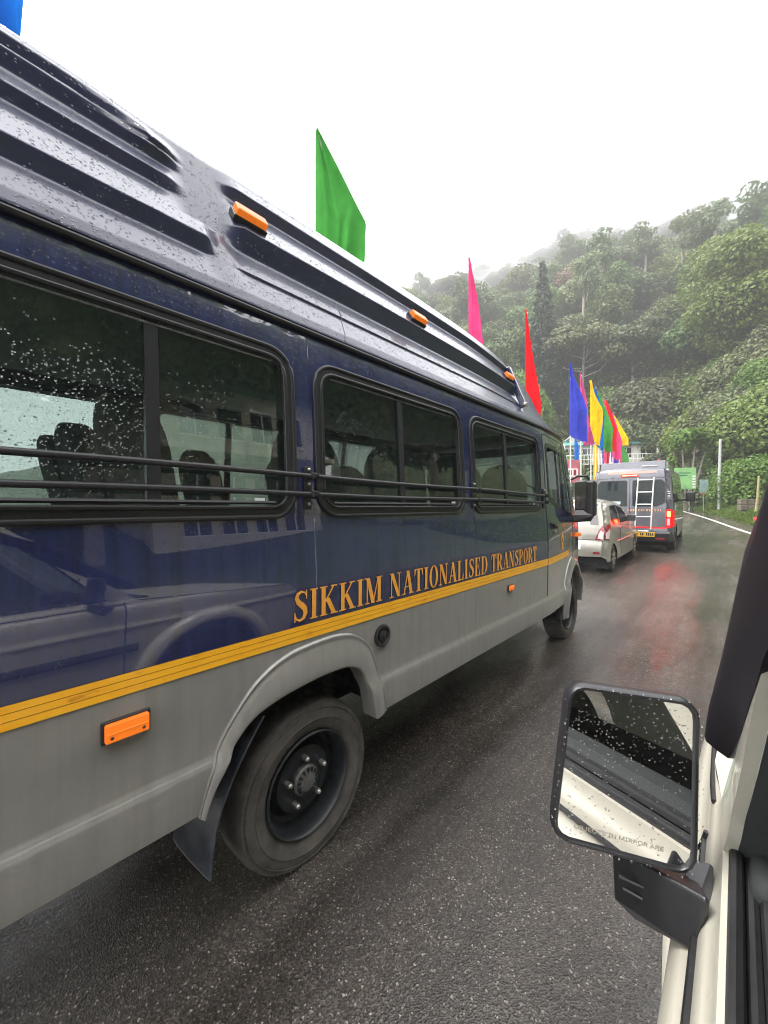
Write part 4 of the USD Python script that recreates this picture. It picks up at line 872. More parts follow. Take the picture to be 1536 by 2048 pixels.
# on the upper flank and the roof's side
Yb = rngD.uniform(0.0, 2.6, 5200); kz = rngD.uniform(0.02, 0.72, 5200)
C = np.array([roof_point(np.array([a]), np.array([b]))[0] for a, b in zip(Yb, kz)]); e = 1e-3
C2 = np.array([roof_point(np.array([a]), np.array([b + e]))[0] for a, b in zip(Yb, kz)]); up = C2 - C; N = np.cross(np.tile([0, 1.0, 0], (len(C), 1)), up); N *= np.sign(N[:, :1]) + 1e-9
N /= np.linalg.norm(N, axis=1, keepdims=True) + 1e-12; ok = N[:, 2] > 0.05; C, N = C[ok], N[ok]
tag(obj('roof_raindrops', beads(C, N, rngD.uniform(0.0013, 0.0034, len(C)), 0.45), MT['water'], bus), kind='stuff')
Yb = rngD.uniform(0.93, 1.16, 1100); zb_ = rngD.uniform(1.5, 2.3, 1100); C = side(Yb, zb_); Y2 = rngD.uniform(-0.2, 3.8, 1800); z2 = rngD.uniform(2.16, 2.29, 1800); C = np.vstack([C, side(Y2, z2)])
okk = [not open1.buffer(.05).contains(Point(a, b)) and not open2.buffer(.05).contains(Point(a, b)) and not open3.buffer(.05).contains(Point(a, b)) for a, b in C[:, 1:]]; C = C[okk]
tag(obj('panel_raindrops', beads(C, np.tile([1.0, 0, 0.06], (len(C), 1)), rngD.uniform(0.0014, 0.0034, len(C)), 0.45), MT['water'], bus), kind='stuff')

# ------------------------------------------------------------------ the car the picture is taken from
cream = wet_paint('cream_white_paint', (0.50, 0.475, 0.40), 0.4, coat=0.6, drops=0.12, dirt=(0.55, 0.52, 0.43))
_bz = PchipInterpolator([0.35, 0.60, 0.78, 0.815, 0.845, 0.875, 0.95, 1.0, 1.03, 1.052, 1.066, 1.078, 1.10, 1.2, 1.45, 1.80, 1.9], [-0.02, -0.045, -0.058, -0.060, -0.074, -0.062, -0.065, -0.063, -0.054, -0.037, -0.033, -0.030, -0.016, -0.004, 0.018, 0.072, 0.10])
def bol(Y, z, off=0.0):
    Y = np.asarray(Y, float); z = np.asarray(z, float)
    x = _bz(np.clip(z, 0.35, 1.9)) + 0.07 * np.clip(Y - 1.0, 0, None) ** 1.6 - off + 0.35 * np.clip(Y - 1.86, 0, None) ** 1.4
    return np.stack([x, Y + 0 * z, z + 0 * Y], -1)
BXM = 0.82
def bol_r(Y, z, off=0.0): p = bol(Y, z, off); p[..., 0] = 2 * BXM - p[..., 0]; return p
b_out = Polygon([(-2.08, 0.46), (-2.10, 1.05), (-2.04, 1.70), (-1.95, 1.82), (0.06, 1.83), (0.22, 1.72), (0.80, 1.095), (0.95, 1.075), (1.86, 0.99), (1.96, 0.90), (1.99, 0.55), (1.9, 0.44), (0.6, 0.44), (-1.0, 0.44)])
w_front = Polygon([(-0.52, 1.112), (0.655, 1.112), (0.62, 1.175), (0.475, 1.36), (0.17, 1.70), (0.10, 1.735), (-0.52, 1.745)])
w_rear = rrect(-1.24, 1.115, -0.62, 1.735, 0.03); w_quarter = rrect(-1.92, 1.16, -1.36, 1.70, 0.06)
barch = lambda y, r: Polygon([(y + r * np.cos(a), 0.37 + r * np.sin(a)) for a in np.radians(np.linspace(-20, 200, 24))] + [(y - r, 0.1), (y + r, 0.1)])
car = thing('camera_car', 'cream white off road car with black door mirror, seen along its flank', 'car')
holes = unary_union([w_front, w_rear, w_quarter, barch(1.25, 0.41), barch(-1.43, 0.41)])
obj('body_side', sheet(b_out.difference(holes), lambda u, v: bol(u, v), 0.05, 0.012, (-1, 0, 0)), cream, car)
obj('far_body_side', sheet(b_out.difference(holes), lambda u, v: bol_r(u, v), 0.12, 0.08, (1, 0, 0)), cream, car)
bo = np.array(b_out.exterior.coords)[:-1]
def bstrip(idx):
    P = []
    for i in idx:
        x0 = bol(bo[i][0], bo[i][1])[0]; xx = np.linspace(x0, 2 * BXM - x0, 13); P.append(np.stack([xx, np.full(13, bo[i][0]), np.full(13, bo[i][1])], 1))
    return grid_mesh(np.array(P))
obj('roof', bstrip([3, 4, 5]), cream, car); obj('bonnet', bstrip([6, 7, 8, 9]), cream, car); obj('front_panel', bstrip([9, 10, 11]), cream, car); obj('tailgate', bstrip([0, 1, 2, 3]), cream, car)
def curve_strip(poly_pts, depth, d0=0.0):
    a = np.array(poly_pts); d = np.r_[0, np.cumsum(np.linalg.norm(np.diff(a, axis=0), axis=1))]; q = np.linspace(0, d[-1], 50); Y, z = np.interp(q, d, a[:, 0]), np.interp(q, d, a[:, 1])
    A, B = bol(Y, z, -d0), bol(Y, z, -d0); B = B + (depth, 0, 0)
    return grid_mesh(np.stack([A, (A + B) / 2, B], 1))
obj('pillar_inside', curve_strip([(0.655, 1.112), (0.62, 1.175), (0.475, 1.36), (0.17, 1.70)], 0.012), cream, car, smooth=True)
obj('pillar_trim', shift(curve_strip([(0.66, 1.105), (0.62, 1.175), (0.475, 1.36), (0.17, 1.70)], 0.09), (0.0122, 0, 0)), MT['interior'], car, smooth=True)
obj('door_pillar', cat_([bx(0.0, 0.06, -0.62, -0.52, 1.112, 1.74)]), MT['rubber'], car)
obj('door_sill_trim', curve_strip([(-0.52, 1.112), (0.655, 1.112)], 0.012), cream, car)
# rubber run along the sill, ribbed, and the dark trim inside
run = cat_([tube([(-0.001, -0.55, 1.116), (-0.001, 0.655, 1.116)], 0.007, 8), tube([(0.013, -0.55, 1.112), (0.013, 0.66, 1.112)], 0.006, 8), tube([(0.026, -0.55, 1.118), (0.026, 0.66, 1.118)], 0.008, 8), bx(-0.002, 0.06, -0.55, 0.655, 1.085, 1.108)])
obj('window_rubber', run, MT['rubber'], car, smooth=40)
obj('inner_door_trim', rbox(0.045, 0.12, -0.55, 0.70, 0.55, 1.13, 0.02), MT['interior'], car)
obj('dashboard', hull([(0.03, 0.62, 0.8), (1.6, 0.62, 0.8), (0.03, 0.60, 1.12), (1.6, 0.60, 1.12), (0.03, 0.86, 1.09), (1.6, 0.86, 1.09)], 0.02), MT['interior'], car, smooth=50)
# belt gap, shut lines
def bline(pts, r, mat, name, off=0.002):
    a = np.array(pts); d = np.r_[0, np.cumsum(np.linalg.norm(np.diff(a, axis=0), axis=1))]; q = np.linspace(0, d[-1], 40); obj(name, tube(bol(np.interp(q, d, a[:, 0]), np.interp(q, d, a[:, 1]), off), r, 6), mat, car)
bline([(-0.60, 1.064), (0.73, 1.064)], 0.0042, MT['rubber'], 'belt_gap')
bline([(0.735, 1.075), (0.735, 0.46)], 0.004, MT['rubber'], 'door_shut_line'); bline([(-0.57, 1.75), (-0.57, 0.46)], 0.004, MT['rubber'], 'door_shut_line')
bline([(-1.3, 1.75), (-1.3, 0.8)], 0.004, MT['rubber'], 'door_shut_line')
bline([(-2.0, 0.70), (0.8, 0.70)], 0.028, MT['black'], 'side_moulding'); bline([(0.80, 1.085), (1.86, 0.985)], 0.004, MT['rubber'], 'bonnet_gap', 0.001)
for p, nm in ((w_rear, 'rear_door_glass'), (w_quarter, 'quarter_glass')):
    obj(nm, sheet(p.buffer(0.01), lambda u, v: bol(u, v, -0.012), 0.2, 0.2, (-1, 0, 0)), MT['dark_glass'], car)
    obj('window_frame', sheet(p.buffer(0.035).difference(p), lambda u, v: bol(u, v, 0.003), 0.06, 0.06, (-1, 0, 0)), MT['gasket'], car)
    obj('far_' + nm, sheet(p.buffer(0.01), lambda u, v: bol_r(u, v, -0.012), 0.2, 0.2, (1, 0, 0)), MT['bus_glass'], car)
obj('windscreen', bstrip([5, 6]), MT['bus_glass'], car)
for yc in (1.25, -1.43):
    a = np.radians(np.linspace(-14, 194, 40)); rows = []
    for q in a: rows.append([bol(yc + r * math.cos(q), 0.37 + r * math.sin(q), o) for r, o in ((0.50, 0.0), (0.49, 0.03), (0.46, 0.055), (0.425, 0.06), (0.41, 0.05), (0.41, -0.05))])
    obj('wheel_arch_flare', grid_mesh(np.array(rows)), cream, car, smooth=50)
    wheel('wheel', car, -0.03, yc, 0.35, 0.345, 0.205, 0.2, -1, detail=False); wheel('wheel', car, 1.67, yc, 0.35, 0.345, 0.205, 0.2, 1, detail=False)
obj('underbody', bx(0.15, 1.5, -2.0, 1.85, 0.3, 0.56), MT['dark'], car)
obj('headlamp', rbox(0.06, 0.30, 1.90, 2.0, 0.66, 0.86, 0.03), MT['white'], car); obj('bumper', rbox(0.0, 1.64, 1.93, 2.08, 0.42, 0.58, 0.04), MT['black'], car)
# the black rain shield along the windscreen pillar
E1 = np.array([(-0.034, 0.80, 1.185), (-0.031, 0.79, 1.215), (-0.026, 0.755, 1.255), (-0.008, 0.60, 1.375), (0.010, 0.43, 1.51), (0.018, 0.385, 1.545), (0.034, 0.25, 1.65), (0.055, 0.08, 1.755)])
E2 = np.array([(-0.010, 0.735, 1.190), (-0.006, 0.715, 1.205), (-0.002, 0.68, 1.235), (0.006, 0.55, 1.325), (0.014, 0.40, 1.43), (0.018, 0.35, 1.462), (0.036, 0.22, 1.575), (0.060, 0.06, 1.70)])
V = []
for f, o in ((0, 0.0), (0.06, 0.006), (0.35, 0.010), (0.7, 0.006), (1, 0.0)): V.append(E1 * (1 - f) + E2 * f + np.array([-o, -o * 0.4, 0]))
for f in (1, 0.5, 0): V.append(E1 * (1 - f) + E2 * f + np.array([0.006, 0.004, 0]))
V.append(V[0]); vs = grid_mesh(np.array(V)); vs.fix_normals()
obj('rain_shield', vs, plain('smoked_black_plastic', (0.013, 0.011, 0.016), 0.5, spec=0.25), car, smooth=35)
# mirror on its arm
mn = np.array([0.503, -0.857, 0.065]); mn /= np.linalg.norm(mn); MC = np.array([-0.1033, 0.5627, 1.2086])
TL, TR, BR, BL = (np.array(p) for p in ((-0.1564, 0.5392, 1.3103), (-0.0392, 0.6073, 1.3007), (-0.0410, 0.5919, 1.1117), (-0.1702, 0.5175, 1.1309)))
mxr = ((TR - TL) + (BR - BL)); mxr /= np.linalg.norm(mxr); myu = np.cross(mn, mxr)
quad = [((p - MC) @ mxr, (p - MC) @ myu) for p in (TL, TR, BR, BL)]
gl_poly = Polygon(quad).buffer(-0.016).buffer(0.016, quad_segs=8)
mirror = thing('door_mirror', parent=car)
gn = mn + 0; gn /= np.linalg.norm(gn); gyu = np.cross(gn, mxr); gyu /= np.linalg.norm(gyu)
def mplane(d): return lambda u, v: MC + 0.0035 * mn + np.multiply.outer(np.asarray(u, float), mxr) + np.multiply.outer(np.asarray(v, float), gyu) + d * gn
def mplane_old(d): return lambda u, v: MC + np.multiply.outer(np.asarray(u, float), mxr) + np.multiply.outer(np.asarray(v, float), myu) + d * mn
obj('mirror_glass', sheet(gl_poly, mplane(-0.004), 0.5, 0.5, mn), MT['chrome'], mirror)
def msection(poly, d, n=72): 
    e = poly.exterior; pts = np.array([(e.interpolate(s, normalized=True).x, e.interpolate(s, normalized=True).y) for s in np.linspace(0, 1, n + 1)]); 
    k = np.argmin(np.abs(np.arctan2(pts[:-1, 1], pts[:-1, 0]))); pts = np.roll(pts[:-1], -k, axis=0); pts = np.vstack([pts, pts[:1]])
    return MC + pts[:, :1] * mxr + pts[:, 1:] * myu + d * mn
rows = [msection(gl_poly.buffer(b), d) for b, d in ((0.0, -0.012), (0.0, 0.001), (0.0015, 0.0035), (0.004, 0.0035), (0.0065, 0.000), (0.0075, -0.006), (0.006, -0.018), (-0.002, -0.034), (-0.016, -0.046), (-0.035, -0.053), (-0.058, -0.056))]
hs = grid_mesh(np.array(rows)); hs = cat_([hs]); hs.fix_normals()
obj('housing', hs, MT['black'], mirror, smooth=50)
def cpt(px, py, dep):
    t, h = (px - 768) / 800.0, (py - 1014) / 800.0
    return np.array([(-SS + CC * t) * dep, (CC + SS * t) * dep, EYE - h * dep])
a1 = hull([cpt(1232, 1700, .53), cpt(1236, 1795, .53), cpt(1270, 1830, .53), cpt(1325, 1858, .50), cpt(1385, 1760, .49), cpt(1400, 1900, .45), cpt(1380, 1890, .445), cpt(1410, 1800, .44), cpt(1260, 1690, .57), cpt(1350, 1735, .535)], 0.004)
obj('arm', a1, MT['black'], mirror, smooth=30)
a2 = hull([cpt(1376, 1728, .50), cpt(1419, 1735, .49), cpt(1416, 1800, .462), cpt(1408, 1852, .445), cpt(1388, 1828, .45), cpt(1380, 1770, .49)], 0.004)
obj('mount_plate', a2, plain('grey_plastic', (0.06, 0.06, 0.065), 0.4), mirror, smooth=30)
obj('arm_rib', tube([cpt(1252, 1722, .53), cpt(1330, 1775, .49), cpt(1402, 1832, .445)], 0.004, 6), MT['black'], mirror)
for p, q in (((1238, 1752), (1288, 1775)), ((1247, 1776), (1286, 1798))): obj('arm_slot', tube([cpt(*p, .508), cpt(*q, .492)], 0.0022, 6), MT['black'], mirror)
words = meshkit.text_mesh('OBJECTS IN MIRROR ARE', 0.0048, 0.0003); tb = words.bounds
tv = words.vertices.copy(); tv[:, 0] = (tv[:, 0] - tb[0, 0]) * 0.100 / (tb[1, 0] - tb[0, 0]) - 0.052; tv[:, 1] = tv[:, 1] - 0.0745 - 0.12 * tv[:, 0] * 0.2
W = MC + 0.0035 * mn + tv[:, :1] * mxr + tv[:, 1:2] * gyu + (tv[:, 2:] - 0.0038) * gn
obj('mirror_words', trimesh.Trimesh(W, words.faces, process=False), plain('etched_words', (0.50, 0.48, 0.42), 0.35, metal=0.9), mirror)
kk = 900; u_, v_ = rngD.uniform(-0.075, 0.075, kk), rngD.uniform(-0.1, 0.1, kk); okm = np.array([gl_poly.buffer(-0.004).contains(Point(a, b)) for a, b in zip(u_, v_)])
okm &= rngD.random(kk) < np.where(v_ > 0.02, 1.0, 0.55)
C = mplane(-0.004)(u_[okm], v_[okm]); tag(obj('mirror_raindrops', beads(C, np.tile(mn, (len(C), 1)), rngD.uniform(0.0003, 0.0011, len(C)), 0.35), MT['water'], mirror), kind='stuff')
e = np.linspace(0, 1, 90); q = msection(gl_poly.buffer(0.006), 0.005, 89); jj = rngD.random(len(q)) < 0.9
tag(obj('housing_raindrops', beads(q[jj] + rngD.normal(size=(jj.sum(), 3)) * 0.0015, np.tile(mn + 0.5 * myu, (jj.sum(), 1)), rngD.uniform(0.0004, 0.0011, jj.sum()), 0.6), MT['water'], mirror), kind='stuff')

# ------------------------------------------------------------------ vehicles ahead
def vehicle_shell(t, outline, holes, halfw, r, mat, cell=0.05, ncross=15, skip_bottom=0.35, crown=0.03):
    """Sides from the silhouette, a strip over the top and ends; edges rounded with radius r."""
    ring_ = np.array(outline.exterior.coords)[:-1]
    if not outline.exterior.is_ccw: ring_ = ring_[::-1]
    ctr = ring_.mean(0)
    keep = [i for i in range(len(ring_)) if ring_[i][1] >= skip_bottom]
    k0 = next(i for i in range(len(ring_)) if ring_[i][1] >= skip_bottom and ring_[i - 1][1] < skip_bottom)
    chain = np.array([ring_[(k0 + i) % len(ring_)] for i in range(len(keep))])
    line = LineString(chain)
    def X(Y, z):
        d = shapely.distance(shapely.points(Y, z), line); q = np.clip(1 - d / r, 0, 1)
        return halfw(Y, z) - r * (1 - np.sqrt(np.maximum(1 - q * q, 0)))
    def S(s, off=0.0): return lambda u, v: np.stack([s * (X(np.asarray(u, float), np.asarray(v, float)) + off), u, v], -1)
    for s, nm in ((1, 'right_side'), (-1, 'left_side')):
        obj(nm, sheet(outline.difference(holes), S(s), cell, cell, (s, 0, 0)), mat, t)
    n = int(line.length / 0.04); pts = np.array([line.interpolate(i / n, normalized=True).coords[0] for i in range(n + 1)])
    tn = np.gradient(pts, axis=0); tn /= np.linalg.norm(tn, axis=1, keepdims=True); no = np.stack([tn[:, 1], -tn[:, 0]], 1)
    xe = X(pts[:, 0], pts[:, 1]); P = []
    for i in range(n + 1):
        f = np.linspace(-1, 1, ncross); c = crown * (1 - np.abs(f) ** 2.5)
        P.append(np.stack([f * xe[i], pts[i, 0] + no[i, 0] * c, pts[i, 1] + no[i, 1] * c], 1))
    g = grid_mesh(np.array(P)); g.fix_normals()
    obj('body_shell', g, mat, t, smooth=40)
    return S

# the silver hatchback
silver = wet_paint('silver_beige_paint', (0.265, 0.25, 0.215), 0.35, metal=0.35, coat=0.8, drops=0.1)
hz = float(road_z(9.6))
hb_ = thing('hatchback', 'small silver beige hatchback car driving between the blue minibus and the grey van', 'car', (-2.70, 9.04, float(road_z(9.59)) - 0.02))
UsdGeom.Xformable(hb_).AddRotateXOp().Set(2.2)
h_out = Polygon([(0.02, 0.26), (0.0, 0.36), (-0.01, 0.50), (0.02, 0.60), (0.08, 0.66), (0.10, 0.80), (0.15, 0.94), (0.24, 1.08), (0.42, 1.38), (0.55, 1.445), (0.9, 1.475), (1.3, 1.47), (1.75, 1.42), (2.05, 1.26), (2.5, 0.97), (2.9, 0.89), (3.25, 0.77), (3.38, 0.60), (3.40, 0.36), (3.3, 0.22), (2.2, 0.22), (0.9, 0.22)])
def h_w(Y, z): return 0.735 + 0.01 * np.sin(z * 6) - 0.155 * np.clip((z - 0.92) / 0.55, 0, 1.2) ** 1.2 - 0.03 * np.clip(0.45 - z, 0, 1) - 0.05 * np.clip(Y - 2.7, 0, 1) ** 1.5 - 0.10 * np.clip(0.25 - Y, 0, 1) ** 1.2
har = lambda y: Polygon([(y + 0.31 * np.cos(a), 0.28 + 0.31 * np.sin(a)) for a in np.radians(np.linspace(-15, 195, 20))] + [(y - 0.3, 0), (y + 0.3, 0)])
hS = vehicle_shell(hb_, h_out, unary_union([har(0.55), har(2.91)]), h_w, 0.09, silver, crown=0.07)
hg = plain('car_window_black_glass', (0.012, 0.014, 0.015), 0.04, spec=0.8)
for p in (Polygon([(0.50, 1.06), (0.60, 1.29), (0.72, 1.37), (1.18, 1.39), (1.19, 0.985), (0.62, 1.0)]), Polygon([(1.26, 0.98), (1.25, 1.39), (1.62, 1.355), (2.08, 1.06), (2.12, 0.975)])):
    for s in (1, -1): obj('side_window', sheet(p.buffer(-0.02).buffer(0.02), hS(s, 0.004), 0.08, 0.08, (s, 0, 0)), hg, hb_)
def h_rear(off, prof=np.array([(0.24, 0.05), (0.36, 0.0), (0.50, -0.01), (0.60, 0.02), (0.66, 0.08), (0.80, 0.10), (0.94, 0.15), (1.08, 0.24), (1.38, 0.42), (1.46, 0.56)])):
    return lambda u, v: np.stack([u, np.interp(v, prof[:, 0], prof[:, 1]) - 0.07 * (1 - np.abs(np.asarray(u) / 0.66) ** 2.5) - off, v], -1)
obj('rear_window', sheet(Polygon([(-0.52, 1.02), (0.52, 1.02), (0.44, 1.36), (-0.44, 1.36)]).buffer(0.02), h_rear(0.006), 0.08, 0.04, (0, -1, 0.3)), plain('pale_rear_glass', (0.10, 0.09, 0.095), 0.05, spec=0.9), hb_)
obj('tailgate_seam', tube(h_rear(0.003)(np.linspace(-0.56, 0.56, 12), np.full(12, 0.70)), 0.005, 6), MT['rubber'], hb_)
redlens = plain('dark_red_lens', (0.22, 0.012, 0.02), 0.1, coat=1.0); clearlens = plain('clear_lamp_lens', (0.62, 0.5, 0.5), 0.08, coat=1.0)
for s in (1, -1):
    tl = thing('tail_lamp', parent=hb_)
    P = hS(s, 0.012); lp = Polygon([(0.085, 0.70), (0.10, 0.84), (0.17, 0.99), (0.34, 1.03), (0.32, 0.93), (0.24, 0.78), (0.18, 0.70)])
    obj('lens', sheet(lp, P, 0.03, 0.03, (s, 0, 0)), redlens, tl)
    obj('clear_lens', sheet(Polygon([(0.10, 0.72), (0.115, 0.83), (0.20, 0.92), (0.25, 0.88), (0.22, 0.80), (0.17, 0.72)]), hS(s, 0.017), 0.03, 0.03, (s, 0, 0)), clearlens, tl)
    obj('rear_lens', sheet(Polygon([(s * 0.50, 0.70), (s * 0.66, 0.69), (s * 0.665, 0.88), (s * 0.625, 1.0), (s * 0.56, 0.90)]), h_rear(0.014), 0.05, 0.05, (0, -1, 0)), redlens, tl)
    obj('rear_clear_lens', sheet(Polygon([(s * 0.545, 0.725), (s * 0.645, 0.715), (s * 0.65, 0.85), (s * 0.60, 0.89), (s * 0.565, 0.82)]), h_rear(0.019), 0.05, 0.05, (0, -1, 0)), clearlens, tl)
    obj('reflector', sheet(Polygon([(s * 0.48, 0.42), (s * 0.60, 0.42), (s * 0.60, 0.46), (s * 0.48, 0.46)]), h_rear(0.008), 0.05, 0.05, (0, -1, 0)), redlens, hb_)
    for y in (1.14, 2.0): obj('door_handle', hull([hS(s, o)(np.array([y + a]), np.array([0.90 + b]))[0] for o in (0, 0.025) for a in (-0.07, 0.07) for b in (-0.012, 0.012)], 0.006), silver, hb_)
    obj('door_seam', tube(hS(s, 0.002)(np.full(8, 1.225), np.linspace(0.3, 0.97, 8)), 0.005, 5), MT['rubber'], hb_)
    obj('side_moulding', tube(hS(s, 0.004)(np.linspace(0.95, 2.5, 12), np.full(12, 0.60)), 0.016, 6), silver, hb_)
    hm = thing('wing_mirror', parent=hb_); mx = s * 0.80
    obj('housing', hull([(mx - 0.07 * 1, 2.02, 0.99), (mx + 0.08, 2.02, 1.0), (mx + 0.08, 2.02, 1.10), (mx - 0.06, 2.02, 1.11), (mx, 2.12, 1.05)], 0.02), plain('dark_mirror_cover' + ('' if s > 0 else '_2'), (0.06, 0.06, 0.06), 0.3), hm, smooth=50)
    wheel('wheel', hb_, s * 0.725, 0.55, 0.285, 0.282, 0.15, 0.168, s, detail=False, spokes=7); wheel('wheel', hb_, s * 0.715, 2.91, 0.285, 0.282, 0.15, 0.168, s, detail=False, spokes=7)
    if s > 0: obj('mud_flap', hull([(s * 0.70, 0.24, 0.30), (s * 0.50, 0.24, 0.30), (s * 0.70, 0.20, 0.10), (s * 0.50, 0.20, 0.10)], 0.004), MT['dark'], hb_)
obj('number_plate', sheet(box(-0.25, 0.50, 0.25, 0.61), h_rear(0.012), 0.1, 0.06, (0, -1, 0)), MT['white'], hb_)
obj('underbody', bx(-0.66, 0.66, 0.2, 3.2, 0.17, 0.32), MT['dark'], hb_)
obj('rear_spoiler', hull([(x, y, z) for x in (-0.45, 0.45) for y, z in ((0.40, 1.415), (0.56, 1.45), (0.42, 1.39))], 0.015), silver, hb_, smooth=50)
obj('luggage', rbox(-0.18, 0.05, 0.42, 0.62, 1.45, 1.50, 0.015), plain('cream_parcel', (0.6, 0.52, 0.3), 0.6), hb_)
obj('front_seat_headrest', rbox(0.30, 0.50, 1.3, 1.38, 1.0, 1.2, 0.04), MT['seat'], hb_)

# the grey van
vgrey = wet_paint('blue_grey_van_paint', (0.115, 0.115, 0.135), 0.32, metal=0.3, coat=0.9, drops=0.1)
van = thing('grey_van', 'grey high roof van seen from behind with white ladder and lit red tail lamp', 'van', (-2.24, 12.85, float(road_z(13.2)) - 0.05), 2.2)
UsdGeom.Xformable(van).AddRotateXOp().Set(2.2)
v_out = Polygon([(0.12, 0.40), (0.03, 0.46), (0.0, 0.60), (0.02, 0.72), (0.03, 1.2), (0.07, 1.7), (0.14, 2.12), (0.20, 2.27), (0.36, 2.33), (4.0, 2.31), (4.4, 2.15), (4.95, 1.45), (5.4, 1.15), (5.5, 0.9), (5.5, 0.5), (5.35, 0.33), (3.0, 0.33), (0.9, 0.33)])
def v_w(Y, z): return 0.985 - 0.085 * np.clip((z - 1.05) / 1.25, 0, 1.2) ** 1.3 - 0.03 * np.clip(0.6 - z, 0, 1) - 0.12 * np.clip(Y - 4.6, 0, 2) ** 1.5
var_ = lambda y: Polygon([(y + 0.41 * np.cos(a), 0.36 + 0.41 * np.sin(a)) for a in np.radians(np.linspace(-15, 195, 20))] + [(y - 0.4, 0.1), (y + 0.4, 0.1)])
vS = vehicle_shell(van, v_out, unary_union([var_(1.05), var_(4.55)]), v_w, 0.13, vgrey, skip_bottom=0.40, crown=0.04)
vp = np.array([(0.40, 0.12), (0.46, 0.03), (0.60, 0.0), (0.72, 0.02), (1.2, 0.03), (1.7, 0.07), (2.12, 0.14), (2.27, 0.20)])
def v_rear(off): return lambda u, v: np.stack([u, np.interp(v, vp[:, 0], vp[:, 1]) - 0.04 * (1 - np.abs(np.asarray(u) / 0.9) ** 2.5) - off, v], -1)
RV = (0, -1, 0)
for s in (-1, 1):
    dr = thing('rear_door', parent=van)
    pane = Polygon([(s * 0.08, 1.30), (s * 0.62, 1.30), (s * 0.79, 1.40), (s * 0.79, 1.90), (s * 0.72, 1.985), (s * 0.08, 1.985)]).buffer(-0.03).buffer(0.03)
    obj('window', sheet(pane, v_rear(0.008), 0.1, 0.06, RV), plain('van_rear_glass' + ('' if s < 0 else '_right'), (0.012, 0.018, 0.019), 0.08, spec=0.3), dr)
    obj('window_gasket', sheet(pane.buffer(0.02).difference(pane), v_rear(0.006), 0.06, 0.06, RV), MT['gasket'], dr)
    obj('door_seam', tube(v_rear(0.004)(np.array([s * 0.83] * 8 + [s * 0.02]), np.array(list(np.linspace(0.75, 2.06, 8)) + [2.08])), 0.006, 5), MT['rubber'], dr)
    tl = thing('tail_lamp', parent=van)
    lampP = Polygon([(s * 0.80, 0.72), (s * 0.93, 0.72), (s * 0.95, 1.20), (s * 0.84, 1.20)])
    obj('lens', sheet(lampP, v_rear(0.014), 0.05, 0.05, RV), plain('tail_red_lens' + ('' if s < 0 else '_right'), (0.45, 0.01, 0.015), 0.3, spec=0.3, emit=0.30, ecol=(1, 0.006, 0.006)), tl)
    obj('wrap_lens', sheet(Polygon([(0.02, 0.74), (0.16, 0.74), (0.17, 1.18), (0.05, 1.18)]), vS(s, 0.010), 0.04, 0.05, (s, 0, 0)), UsdShade.Material.Get(stage, '/World/Looks/tail_red_lens' + ('' if s < 0 else '_right')), tl)
    obj('lit_bulb', sheet(rrect(min(s * 0.845, s * 0.925), 1.00, max(s * 0.845, s * 0.925), 1.16, 0.03), v_rear(0.020), 0.05, 0.05, RV), plain('lit_brake_lamp' + ('' if s < 0 else '_right'), (1, 0.3, 0.1), 0.2, emit=34.0, ecol=(1, 0.010, 0.002)), tl)
    obj('reversing_lens', sheet(rrect(min(s * 0.845, s * 0.91), 0.78, max(s * 0.845, s * 0.91), 0.96, 0.02), v_rear(0.018), 0.05, 0.05, RV), clearlens, tl)
    obj('reflector', sheet(box(min(s * 0.62, s * 0.80), 0.40, max(s * 0.62, s * 0.80), 0.45), lambda u, v: np.stack([u, np.full_like(np.asarray(u, float), -0.085), v], -1), 0.1, 0.1, RV), redlens, van)
    wheel('wheel', van, s * 0.97, 1.05, 0.35, 0.345, 0.21, 0.205, s, detail=False); wheel('wheel', van, s * 0.95, 4.55, 0.35, 0.345, 0.21, 0.205, s, detail=False)
    obj('side_window', sheet(Polygon([(0.5, 1.35), (0.5, 1.98), (3.2, 1.98), (3.2, 1.35)]).buffer(0.02), vS(s, 0.005), 0.2, 0.15, (s, 0, 0)), hg, van)
    obj('side_door_seam', tube(vS(s, 0.003)(np.full(8, 0.34), np.linspace(0.5, 2.1, 8)), 0.006, 5), MT['rubber'], van)
    for z in (1.62, 1.66, 1.55): obj('door_hinge', tube(v_rear(0.01)(np.array([s * 0.86, s * 0.92]), np.array([z, z])), 0.012, 6), MT['steel'], van)
    vm = thing('wing_mirror', parent=van); obj('housing', rbox(s * 1.08, s * 1.34, 4.0, 4.12, 1.30, 1.62, 0.04), MT['black'], vm, smooth=50); obj('arm', tube([(s * 0.93, 4.25, 1.34), (s * 1.12, 4.08, 1.36)], 0.03, 8), MT['black'], vm)
obj('door_seam', tube(v_rear(0.004)(np.zeros(9), np.linspace(0.74, 2.06, 9)), 0.006, 5), MT['rubber'], van)
obj('bumper', hull([(x, y, z) for x in (-0.90, 0.90) for y, z in ((-0.03, 0.36), (-0.06, 0.42), (-0.08, 0.56), (-0.05, 0.60), (0.15, 0.60), (0.15, 0.34))] + [(x, 0.2, z) for x in (-0.97, 0.97) for z in (0.38, 0.58)], 0.02), MT['black'], van, smooth=50)
obj('red_strip', sheet(box(-0.85, 0.695, 0.85, 0.73), v_rear(0.012), 0.1, 0.1, RV), UsdShade.Material.Get(stage, '/World/Looks/tail_red_lens'), van)
pl = thing('number_plate', parent=van); obj('plate', bx(0.08, 0.58, -0.10, -0.085, 0.47, 0.60), plain('yellow_plate', (0.75, 0.42, 0.02), 0.4), pl)
obj('characters', cat_([bx(0.12 + 0.045 * i, 0.12 + 0.045 * i + 0.028, -0.104, -0.1, 0.50, 0.57) for i in (0, 1, 3, 4, 6, 7, 8, 9)]), MT['rubber'], pl)
